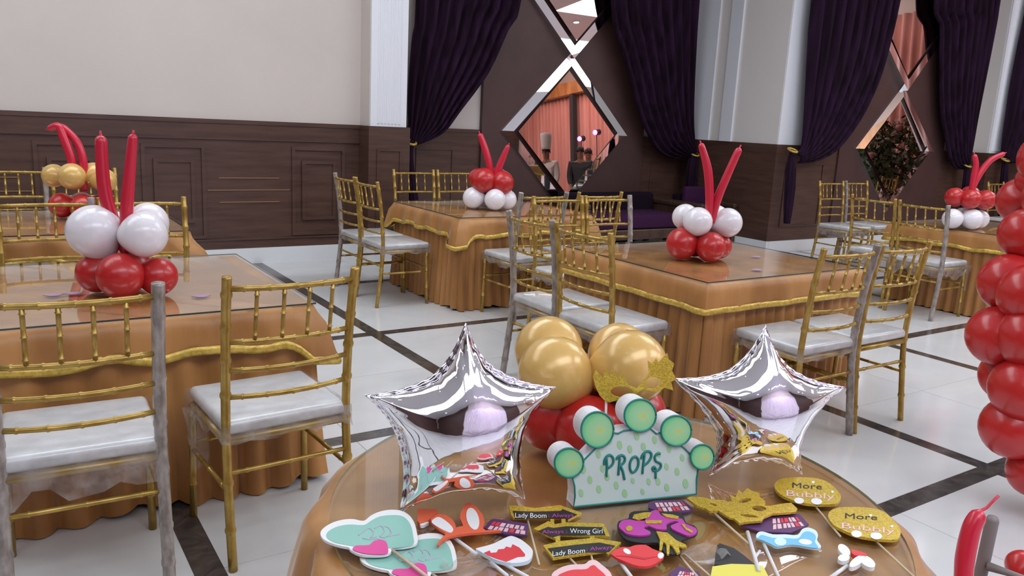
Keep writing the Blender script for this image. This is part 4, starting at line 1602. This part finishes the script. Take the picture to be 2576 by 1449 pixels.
# small purple signs with rose lettering
def purple_sign(fl, O_, strokes_, label, z2=None):
    t = prop('purple_sign', label, fl, O_, group='small purple signs')
    plate(t, 'card', fl, [O_], 0.003, m_plum)
    a, b_, c_, d = [Vector(x) for x in strokes_]
    rn = random.Random(len(label))
    bs = [MB(), MB()]
    for r in range(2):
        u = 0.0
        while u < 0.95:
            w_ = 0.10 + 0.08 * rn.random()
            v0, v1 = r * 0.52 + 0.02, r * 0.52 + 0.44
            sk = 0.03 * rn.random()
            pt = lambda uu, vv: (a.lerp(b_, uu)).lerp(d.lerp(c_, uu), vv)
            q = [pt(u + sk, v0), pt(min(u + w_ * .72 + sk, 1), v0), pt(min(u + w_ * .72, 1), v1), pt(u, v1)]
            bs[1 if rn.random() < 0.3 else 0].prism([[fl.p(x, y, 0.003) for x, y in q]], UP, 0.0007)
            u += w_
    bs[0].build('rose_lettering', m_rose, t, origin=t.location)
    if bs[1].v:
        bs[1].build('red_lettering', m_redc, t, origin=t.location)


purple_sign(Flat(1040, 1240, 6.934, RZ + 0.0005), [(1225, 640), (1340, 500), (1420, 480), (1995, 560), (1985, 765), (1600, 742)],
            [(1395, 500), (1965, 590), (1950, 735), (1290, 640)],
            'small purple sign with rose lettering beside the fox ears')
purple_sign(Flat(1520, 1240, 6.932, RZ + 0.0005), [(770, 190), (870, 160), (1370, 150), (1535, 290), (1520, 345), (1130, 385), (880, 322), (770, 285)],
            [(880, 175), (1355, 160), (1500, 300), (960, 345)],
            'small purple sign with rose lettering below the PROPS sign')
purple_sign(Flat(1700, 1180, 6.585, RZ + 0.0005), [(1070, 960), (1300, 920), (1450, 850), (1600, 765), (2040, 765), (2200, 940), (2150, 975), (1900, 1080), (1400, 1060)],
            [(1600, 825), (2020, 795), (2170, 945), (1610, 1010)],
            'small purple sign with rose lettering under the flat gold mask')
purple_sign(Flat(1520, 1240, 6.932, RZ + 0.0005), [(1130, 1430), (1280, 1310), (1650, 1400), (1700, 1520), (1150, 1540)],
            [(1320, 1370), (1610, 1400), (1640, 1500), (1260, 1480)],
            'small purple sign with rose lettering at the bottom photo edge')

# blue tie-shaped prop
fl = Flat(1720, 1330, 7.156, RZ + 0.0045)
BO = [(1300, 190), (1330, 110), (1420, 90), (1600, 140), (1820, 140), (2040, 150), (2130, 45), (2240, 18), (2370, 70), (2412, 160), (2392, 240), (2465, 350), (2425, 387), (2250, 372), (1950, 322), (1680, 362), (1560, 312), (1400, 240)]
BI = [(1335, 185), (1365, 135), (1425, 120), (1600, 168), (1820, 172), (2055, 180), (2145, 80), (2240, 52), (2345, 95), (2380, 165), (2362, 245), (2420, 345), (2250, 340), (1950, 292), (1690, 332), (1575, 285), (1420, 215)]
t = prop('fish_tail_prop', 'sky blue fish tail prop with pale outline on a straw', fl, BO)
plate(t, 'backing', fl, [BO], 0.004, m_pblue, 0, 3)
plate(t, 'blue_panel', fl, [BI], 0.0006, m_blue, 0.004, 3)
plate(t, 'white_patch', fl, [ell(2190, 240, 120, 48, 0.12)], 0.0005, m_wcard, 0.0046)
plate(t, 'pale_patch', fl, [ell(1740, 235, 110, 70, 0.1)], 0.0005, m_pblue, 0.0046)
stick(t, fl, (1430, 245), (1720, 900), 0.0028, m_straw, -0.0045)
fl = Flat(1720, 1330, 7.156, RZ + 0.006)
t = prop('straw', 'loose white straw lying beside the blue prop', fl, [(1150, 60), (1340, 740)], 'straw')
stick(t, fl, (1150, 60), (1350, 760), 0.0032, m_straw, 0, 'shaft')
stick(t, fl, (1290, 520), (1370, 400), 0.0022, m_straw, 0, 'side_twig')

# black and yellow party hat
fl = Flat(1720, 1330, 7.156, RZ + 0.002)
t = prop('party_hat', 'black and yellow card hat at the bottom photo edge', fl, [(590, 350), (1280, 700), (550, 690)])
plate(t, 'black_crown', fl, [[(585, 360), (640, 310), (900, 400), (1080, 530), (1290, 705), (545, 700)]], 0.005, m_black)
plate(t, 'yellow_band', fl, [[(510, 742), (850, 695), (1250, 706), (1420, 735), (1520, 930), (470, 960)]], 0.006, m_yel)

# gold ovals
fl = Flat(1920, 1180, 5.3875, RZ + 0.004)
O1 = [(150, 235), (250, 160), (500, 142), (740, 160), (900, 230), (1040, 375), (1025, 470), (930, 510), (600, 502), (330, 430), (185, 335)]
O2 = [(872, 665), (935, 582), (1100, 548), (1400, 555), (1620, 605), (1780, 750), (1850, 850), (1850, 930), (1785, 992), (1500, 978), (1250, 932), (1080, 862), (945, 785)]
for (O_, a, c_, a2, c2, e1, e2, st, lab) in (
        (O1, (395, 250), (795, 272), (315, 362), (965, 410), (485, 430, 66, 40), (722, 440, 76, 42), ((700, 500), (1045, 915)), 'gold glitter oval lettered More Bubbly, upper of the two at the table rim'),
        (O2, (1110, 665), (1545, 690), (1065, 800), (1780, 880), (1265, 880, 72, 46), (1530, 908, 80, 46), ((1510, 965), (2040, 1460)), 'gold glitter oval lettered More Bubbly, lower of the two at the table rim')):
    t = prop('bubbly_sign', lab, fl, O_, group='gold oval signs')
    plate(t, 'oval', fl, [O_], 0.005, m_glit, 0, 3)
    text(t, 'lettering', fl, 'More', a, c_, 72, m_black, 0.0056)
    text(t, 'lettering', fl, 'Bubbly', a2, c2, 78, m_rose, 0.0056)
    for (x, y, rx, ry) in (e1, e2):
        plate(t, 'white_dot', fl, [ell(x, y, rx, ry, 0.12)], 0.0006, m_wcard, 0.0052)
    for (x, y) in ((e1[0] + 190, e1[1] - 250), (e2[0] + 215, e2[1] - 130)):
        plate(t, 'white_dot', fl, [ell(x, y, 20, 16)], 0.0006, m_wcard, 0.0052)
    stick(t, fl, st[0], st[1], 0.0019, m_bamb, -0.004)

# butterfly
t = prop('bow_prop', 'white bow tie prop with red centre at the right table rim', fl, ell(1260, 1240, 240, 100))
plate(t, 'wing', fl, [ell(1090, 1140, 100, 58, 0.75)], 0.006, m_wcard)
plate(t, 'wing', fl, [ell(1085, 1250, 80, 48, -0.1)], 0.0065, m_wcard)
plate(t, 'wing', fl, [ell(1265, 1300, 125, 52, -0.62)], 0.0072, m_wcard)
plate(t, 'wing', fl, [ell(1400, 1300, 125, 62, 0.55)], 0.0066, m_wcard)
plate(t, 'red_centre', fl, [[(1185, 1140), (1300, 1170), (1400, 1205), (1380, 1235), (1230, 1225), (1190, 1190)]], 0.0075, m_redc)
stick(t, fl, (1140, 1310), (900, 1480), 0.0030, m_straw, -0.004)

# big red heart lips at the bottom
fl = Flat(1260, 1250, 7.28, RZ + 0.006)
RO = [(930, 1460), (1100, 1335), (1300, 1282), (1530, 1272), (1610, 1212), (1720, 1198), (1840, 1280), (2010, 1440), (2000, 1600), (1700, 1720), (1300, 1720), (1000, 1620)]
RI = [(1040, 1460), (1150, 1390), (1320, 1340), (1560, 1330), (1640, 1275), (1710, 1258), (1780, 1320), (1920, 1450), (1920, 1590), (1680, 1670), (1320, 1670), (1080, 1590)]
t = prop('red_heart_prop', 'big red prop with pale rose outline at the bottom photo edge', fl, RO)
plate(t, 'backing', fl, [RO], 0.004, m_rose, 0, 3)
plate(t, 'red_panel', fl, [RI], 0.0007, m_redc, 0.004, 3)

# clear wrapper scraps
for k, (px, py) in enumerate(((1172, 1440), (1770, 1405))):
    p = atz(px, py, RZ)
    rnd = random.Random(k)
    n = 7
    vs = [(0.035 * (i / (n - 1) - .5) * 2 + 0.004 * rnd.random(), 0.025 * (j / (n - 1) - .5) * 2 + .004 * rnd.random(), 0.003 + 0.012 * rnd.random()) for j in range(n) for i in range(n)]
    fs = [(j * n + i, j * n + i + 1, j * n + i + n + 1, j * n + i + n) for j in range(n - 1) for i in range(n - 1)]
    o = link('plastic_scrap', mesh('plastic_scrap', vs, fs, m_wrap, True), None, (p.x, p.y, RZ))
    tag(o, ('crumpled clear plastic scrap near the lower mint heart', 'crumpled clear plastic scrap left of the black hat')[k], 'plastic')

# upright gold mask in front of the gold balloons
mk = lambda x, y: (1360 + x / 2.8975, 800 + y / 2.8975)
MA = Vector((0.985, 1.20, 0)) - hor * 0.150
mn_ = -hor
mp_ = lambda x, y: atpl(*mk(x, y), MA, mn_)
MO = [(380, 425), (402, 378), (455, 440), (470, 358), (500, 430), (522, 358), (560, 440), (592, 398), (640, 490), (700, 512), (760, 440), (790, 400), (778, 308), (812, 332), (842, 290), (858, 322), (922, 253), (932, 300), (972, 330), (956, 382), (988, 440), (950, 462), (966, 525), (900, 505), (870, 528), (820, 532), (745, 515), (700, 545), (690, 592), (600, 582), (500, 612), (470, 602), (430, 562), (400, 500)]
t = thing('gold_mask', 'gold glitter masquerade mask propped upright before the gold balloons', 'photo prop', (MA.x, MA.y, RZ), 0, 'gold glitter masks')
b = MB().prism([[mp_(*p) for p in MO], [mp_(*p) for p in ell(590, 535, 82, 42, 0.05, 14)], [mp_(*p) for p in ell(815, 470, 58, 45, -0.2, 14)]], mn_, 0.003)
b.build('mask', m_glit, t, origin=t.location)
q = mp_(480, 590)
MB().tube([q - hor * -0.003, Vector((q.x, q.y, RZ + 0.001)) + Vector((0.01, 0, 0))], 0.0022, 8).build('stick', m_straw, t, True, origin=t.location)

# ================================================================== RED BALLOON COLUMN (right edge)
col_d = 3.0
cc = atd(2604, 860, col_d)
t = thing('balloon_column', 'tall column of round red balloons at the right photo edge', 'balloon column', (cc.x, cc.y, 0), 0)
bx_, by_ = (atz(2850, 1300, 0) - t.location)[:2]
MB().tube([(bx_, by_, 0.0), (bx_, by_, 0.3), (0.05, 0, 0.75), (0.03, 0, 1.2), (0.1, 0, 1.75)], 0.014, 10).build('pole', m_wcard, t, True)
MB().prism([[(bx_ + 0.16 * math.cos(2 * PI * k / 32), by_ + 0.16 * math.sin(2 * PI * k / 32), 0) for k in range(32)]], UP, 0.02).build('base', m_wcard, t)
for (px, py, rp, push) in [(2583, 590, 66, -0.02), (2640, 600, 70, 0.10), (2570, 505, 58, 0.12), (2650, 500, 70, -0.05),
                           (2540, 712, 74, -0.02), (2592, 742, 78, -0.13), (2665, 720, 74, 0.02), (2600, 690, 70, 0.14),
                           (2512, 845, 76, -0.04), (2592, 850, 80, -0.14), (2680, 850, 76, 0.0), (2590, 820, 70, 0.14),
                           (2534, 945, 66, 0.04), (2578, 978, 84, -0.12), (2665, 960, 74, 0.0),
                           (2548, 1076, 78, -0.06), (2640, 1080, 78, -0.03), (2600, 1060, 72, 0.12),
                           (2602, 1185, 66, -0.04), (2690, 1170, 70, 0.02), (2672, 1280, 64, -0.06), (2740, 1260, 64, 0.05),
                           (2640, 400, 72, 0.0), (2680, 420, 70, 0.1), (2610, 455, 50, 0.05)]:
    dd = col_d + push
    p = atd(px, py, dd)
    r = rp / F * dd
    if p.z < r:
        p.z = r
    add_balloon(t, p, r, 'red', (cc.x, cc.y, p.z))

# floor centrepiece and metal stand at the lower right corner
DL = 1.95
P = [atd(2418, 1640, DL), atd(2424, 1449, DL), atd(2430, 1390, DL), atd(2444, 1330, DL), atd(2458, 1302, DL)]
base = P[0].copy()
t = thing('balloon_centrepiece', 'crimson long balloon rising from red balloons on the floor, lower right corner', 'balloon centrepiece', (base.x, base.y, 0), 0)
Pl = spline(P, 6)
Rr = [22 / F * DL * (0.92 + 0.12 * math.sin(PI * i / len(Pl))) for i in range(len(Pl))]
d_ = (Pl[-1] - Pl[-2]).normalized()
r0 = Rr[-1]
for a in (0.35, 0.7, 0.92):
    Pl.append(P[-1] + d_ * r0 * math.sin(a * PI / 2))
    Rr.append(max(r0 * math.cos(a * PI / 2), 0.004))
for (px, py) in ((2482, 1278), (2497, 1262), (2512, 1247)):
    Pl.append(atd(px, py, DL))
    Rr.append(0.0035)
MB().tube([p - t.location for p in Pl], Rr, 12).build('long_balloon', m_redl, t, True)['label'] = 'long crimson balloon with thin uninflated tip'
for k in range(4):
    a = PI / 4 + k * PI / 2
    add_balloon(t, Vector((base.x + 0.085 * math.cos(a), base.y + 0.085 * math.sin(a), 0.078)), 0.08, 'red', (base.x, base.y, 0.078))
p = atd(2572, 1425, 2.1)
o_ = add_balloon(t, p, 0.042, 'red', (base.x, base.y, p.z - 0.1))
MB().tube([Vector((base.x, base.y, 0.1)) - t.location, p - t.location], 0.003, 6).build('ribbon', m_redl, t, True)
ps = atd(2498, 1300, 2.05)
t = thing('metal_stand', 'grey metal stand post with a cross bar behind the crimson long balloon', 'stand', (ps.x, ps.y, 0), 0)
m_iron = mat('grey_painted_iron', (0.20, 0.17, 0.16), 0.5)
MB().tube([(-0.02, -0.01, 0), (-0.01, 0, ps.z * 0.6), (0, 0, ps.z - 0.01), (0, 0, ps.z)], [0.016, 0.016, 0.016, 0.012], 12).build('post', m_iron, t, True)
qb = atd(2600, 1462, 1.98) - t.location
qa = atd(2484, 1424, 2.05) - t.location
MB().tube([qa, qb, Vector((qb.x, qb.y, 0))], 0.012, 10).build('cross_bar', m_iron, t, True)


# ================================================================== THINGS SEEN ONLY IN THE MIRRORS
def drape(name, label, axis, at_, a0, a1, z0, z1, m, folds, amp=0.05):
    nu, nv = folds * 8, 6
    vs, fs = [], []
    for j in range(nv + 1):
        for i in range(nu + 1):
            u = i / nu
            s = a0 + (a1 - a0) * u
            o = amp * math.sin(u * folds * 2 * PI + 0.9 * math.sin(9 * u))
            z = z0 + (z1 - z0) * j / nv
            vs.append((at_ + o, s, z) if axis == 'x' else (s, at_ + o, z))
    for j in range(nv):
        for i in range(nu):
            q = j * (nu + 1) + i
            fs.append((q, q + 1, q + nu + 2, q + nu + 1))
    o = link(name, mesh(name, vs, fs, m, True))
    o.modifiers.new('s', 'SOLIDIFY').thickness = 0.004
    return tag(o, label, 'drape')


drape('drape', 'pink sheer drape along the right wall, seen in the left mirror', 'x', 13.85, -5.8, 1.6, 0.02, 3.75, m_pink, 44)
drape('drape', 'pink sheer drape near the back corner, seen in the right mirror', 'x', 13.85, 2.0, 5.6, 0.02, 3.75, m_pink, 20)
o = MB().box(13.55, 13.78, -5.8, 1.6, 3.62, 3.95).build('pelmet', m_velvet)
tag(o, 'gold pelmet above the pink drape on the right wall', 'pelmet')
o = MB().box(13.56, 13.70, -2.95, -2.80, 0, 3.6).build('dark_post', m_suit)
tag(o, 'dark post dividing the pink drape', 'post')
drape('drape', 'white stage drape on the wall behind the photographer', 'y', -5.85, -0.8, 5.3, 0.02, 3.4, m_stage, 40)


def skin_obj(name, verts, edges, radii, m, parent, sub=1):
    me = bpy.data.meshes.new(name)
    me.from_pydata(verts, edges, [])
    o = link(name, me, parent)
    sk = o.modifiers.new('skin', 'SKIN')
    for i, r in enumerate(radii):
        me.skin_vertices[0].data[i].radius = (r if isinstance(r, tuple) else (r, r))
    me.skin_vertices[0].data[0].use_root = True
    ss = o.modifiers.new('sub', 'SUBSURF')
    ss.levels = ss.render_levels = sub
    me.materials.append(m)
    return o


def person(label, x, y, rz, top, trousers, hat=None):
    t = thing('person', label, 'person', (x, y, 0), rz)
    V = [(0, 0, 0.95), (0, 0.01, 1.15), (0, 0.0, 1.38), (0, 0.0, 1.50), (0, 0.015, 1.58), (0, 0.02, 1.70)]
    E = [(0, 1), (1, 2), (2, 3), (3, 4), (4, 5)]
    R_ = [(0.13, 0.09), (0.12, 0.08), (0.12, 0.075), 0.052, 0.078, 0.07]
    for s in (-1, 1):
        b0 = len(V)
        V += [(s * 0.19, 0, 1.42), (s * 0.235, 0.01, 1.14), (s * 0.21, 0.14, 0.93), (s * 0.205, 0.19, 0.88)]
        E += [(2, b0), (b0, b0 + 1), (b0 + 1, b0 + 2), (b0 + 2, b0 + 3)]
        R_ += [0.055, 0.042, 0.028, (0.034, 0.016)]
        for k in range(4):
            f0 = len(V)
            V += [(s * (0.225 - 0.018 * k), 0.235, 0.845 - 0.004 * abs(k - 1)), (s * (0.222 - 0.017 * k), 0.245, 0.805 + 0.006 * abs(k - 1))]
            E += [(b0 + 3, f0), (f0, f0 + 1)]
            R_ += [0.0095, 0.008]
        f0 = len(V)
        V += [(s * 0.165, 0.215, 0.885), (s * 0.155, 0.235, 0.855)]
        E += [(b0 + 3, f0), (f0, f0 + 1)]
        R_ += [0.011, 0.009]
        l0 = len(V)
        V += [(s * 0.10, 0, 0.86), (s * 0.11, 0.015, 0.48), (s * 0.115, -0.01, 0.08), (s * 0.12, 0.14, 0.035)]
        E += [(0, l0), (l0, l0 + 1), (l0 + 1, l0 + 2), (l0 + 2, l0 + 3)]
        R_ += [0.085, 0.058, 0.042, 0.035]
    skin_obj('body', V, E, R_, m_skin, t)
    # jacket over torso and arms
    V2 = [(0, 0, 0.84), (0, 0, 1.0), (0, 0.01, 1.15), (0, 0, 1.43)]
    E2 = [(0, 1), (1, 2), (2, 3)]
    R2 = [(0.20, 0.16), (0.19, 0.15), (0.185, 0.145), (0.20, 0.14)]
    for s in (-1, 1):
        b0 = len(V2)
        V2 += [(s * 0.195, 0, 1.42), (s * 0.238, 0.01, 1.14), (s * 0.215, 0.12, 0.955)]
        E2 += [(3, b0), (b0, b0 + 1), (b0 + 1, b0 + 2)]
        R2 += [0.085, 0.07, 0.052]
    skin_obj('jacket', V2, E2, R2, top, t)
    V3 = [(0, 0, 0.96)]
    E3, R3 = [], [(0.155, 0.11)]
    for s in (-1, 1):
        b0 = len(V3)
        V3 += [(s * 0.10, 0, 0.84), (s * 0.11, 0.012, 0.48), (s * 0.115, -0.008, 0.09)]
        E3 += [(0, b0), (b0, b0 + 1), (b0 + 1, b0 + 2)]
        R3 += [0.10, 0.075, 0.06]
    skin_obj('trousers', V3, E3, R3, trousers, t)
    # face
    f = MB()
    f.tube([(0, 0.085, 1.665), (0, 0.115, 1.625), (0, 0.090, 1.618)], [0.006, 0.014, 0.008], 8)
    f.build('nose', m_skin, t, True)
    for s in (-1, 1):
        MB().tube([(s * 0.03, 0.082, 1.665), (s * 0.03, 0.095, 1.665)], [0.011, 0.006], 8).build('eye', m_hair, t, True)
        MB().tube([(s * 0.076, 0.01, 1.66), (s * 0.085, 0.0, 1.64), (s * 0.076, 0.0, 1.615)], [0.008, 0.013, 0.006], 8).build('ear', m_skin, t, True)
    MB().tube([(-0.025, 0.085, 1.582), (0, 0.093, 1.580), (0.025, 0.085, 1.582)], [0.003, 0.006, 0.003], 6).build('mouth', m_rosef, t, True)
    n, s_ = 8, 20
    vs, fs = [], []
    for j in range(n + 1):
        th = PI * 0.55 * j / n
        for i in range(s_):
            a = 2 * PI * i / s_
            zz = 1.685 + 0.095 * math.cos(th) - (0.03 * max(0, -math.sin(a)) * j / n)
            vs.append((0.086 * math.sin(th) * math.cos(a), 0.010 + 0.094 * math.sin(th) * math.sin(a), zz))
    for j in range(n):
        for i in range(s_):
            i2 = (i + 1) % s_
            fs.append((j * s_ + i, (j + 1) * s_ + i, (j + 1) * s_ + i2, j * s_ + i2))
    MB().add(vs, fs).build('hair', m_hair, t, True)
    if hat:
        b = MB()
        P = [(0, 0.01, 1.70), (0, 0.01, 1.75), (0, 0.008, 1.76), (0, 0.005, 1.95), (0, 0.005, 2.02), (0, 0.005, 2.03)]
        b.tube(P, [0.096, 0.096, 0.10, 0.115, 0.112, 0.07], 28)
        b.build('chef_hat', m_chefw, t, True)
    return t


person('chef in white jacket and tall white hat, seen in the left mirror', 8.60, 2.8, math.radians(60), m_chefw, m_suit, True).scale = (0.9, 0.9, 0.9)
person('man in dark clothes, left of two, seen in the left mirror', 10.60, 1.25, math.radians(40), m_suit, m_suit)
person('man in dark clothes, right of two, seen in the left mirror', 11.08, 0.92, math.radians(40), m_suit, m_suit)

for k, (yy, zz) in enumerate(((-2.2, 2.35), (-1.55, 2.45))):
    t = thing('stage_light', ('purple stage light on the post before the pink drape, left one', 'purple stage light before the pink drape, right one')[k], 'stage light', (13.35, yy, 0), 0)
    MB().tube([(0, 0, 0), (0, 0, zz)], 0.012, 8).build('pole', m_suit, t, True)
    MB().tube([(0.08, 0, zz), (-0.08, 0.04, zz - 0.02)], 0.075, 14).build('housing', m_suit, t, True)
    ml = mat('purple_lamp_lens', (0.4, 0.1, 1.0), 0.3)
    ml.node_tree.nodes['Principled BSDF'].inputs['Emission Color'].default_value = (0.45, 0.12, 1.0, 1)
    ml.node_tree.nodes['Principled BSDF'].inputs['Emission Strength'].default_value = 14
    MB().tube([(-0.081, 0.0405, zz - 0.02), (-0.088, 0.043, zz - 0.021)], 0.066, 14).build('lens', ml, t, True)

# flower stand reflected in the right mirror
t = thing('flower_stand', 'tall leafy flower arrangement on a stand, seen in the right mirror', 'flower arrangement', (12.4, 4.1, 0), 0)
MB().tube([(0, 0, 0), (0, 0, 0.03), (0, 0, 0.05), (0, 0, 0.8), (0, 0, 0.85)], [0.18, 0.18, 0.03, 0.03, 0.14], 16).build('stand', m_trim, t)
rnd = random.Random(3)
b = MB()
for k in range(2200):
    d = Vector((rnd.gauss(0, 1), rnd.gauss(0, 1), rnd.gauss(0, 0.9))).normalized()
    p = Vector((0, 0, 1.15)) + d * 0.75 * rnd.random() ** 0.5
    s = Vector((rnd.gauss(0, 1), rnd.gauss(0, 1), rnd.gauss(0, 1))).normalized()
    w_ = d.cross(s).normalized()
    d = Vector((rnd.gauss(0, 1), rnd.gauss(0, 1), rnd.gauss(0, 1))).normalized()
    w_ = d.cross(s).normalized()
    L = 0.09 + 0.07 * rnd.random()
    b.add([p, p + d * L * .5 + w_ * 0.03, p + d * L, p + d * L * .5 - w_ * 0.03], [(0, 1, 2, 3)])
o = b.build('leaves', m_leafg, t)
o['kind'] = 'stuff'
bm_ = balloon_mesh(m_rosef)
for k in range(7):
    d = Vector((rnd.gauss(0, 1), rnd.gauss(0, 1), abs(rnd.gauss(0, 1)))).normalized()
    o = link('bloom', bm_, t, Vector((0, 0, 1.15)) + d * 0.72)
    o.scale = (0.06, 0.06, 0.05)

# ceiling downlights (their glints show on foil, balloons and glass)
db = MB().tube([(0, 0, 0.0), (0, 0, -0.02)], [0.085, 0.08], 20)
ring_me = mesh('rim', db.v, db.f, m_white, True)
lb = MB().prism([[(0.06 * math.cos(2 * PI * k / 20), 0.06 * math.sin(2 * PI * k / 20), -0.024) for k in range(20)]], (0, 0, -1), 0.002)
lens_me = mesh('lens', lb.v, lb.f, m_lampw)
k = 0
for y in (-4.5, -2.6, 0.2, 2.6, 5.6):
    for x in (-3.2, -1.0, 0.6, 3.2, 4.6, 7.2, 8.4, 11.2, 12.6):
        t = thing('ceiling_downlight', 'round recessed downlight in the hall ceiling above the tables', 'ceiling light', (x, y, ZC), 0, 'ceiling downlights')
        link('rim', ring_me, t)
        link('lens', lens_me, t)
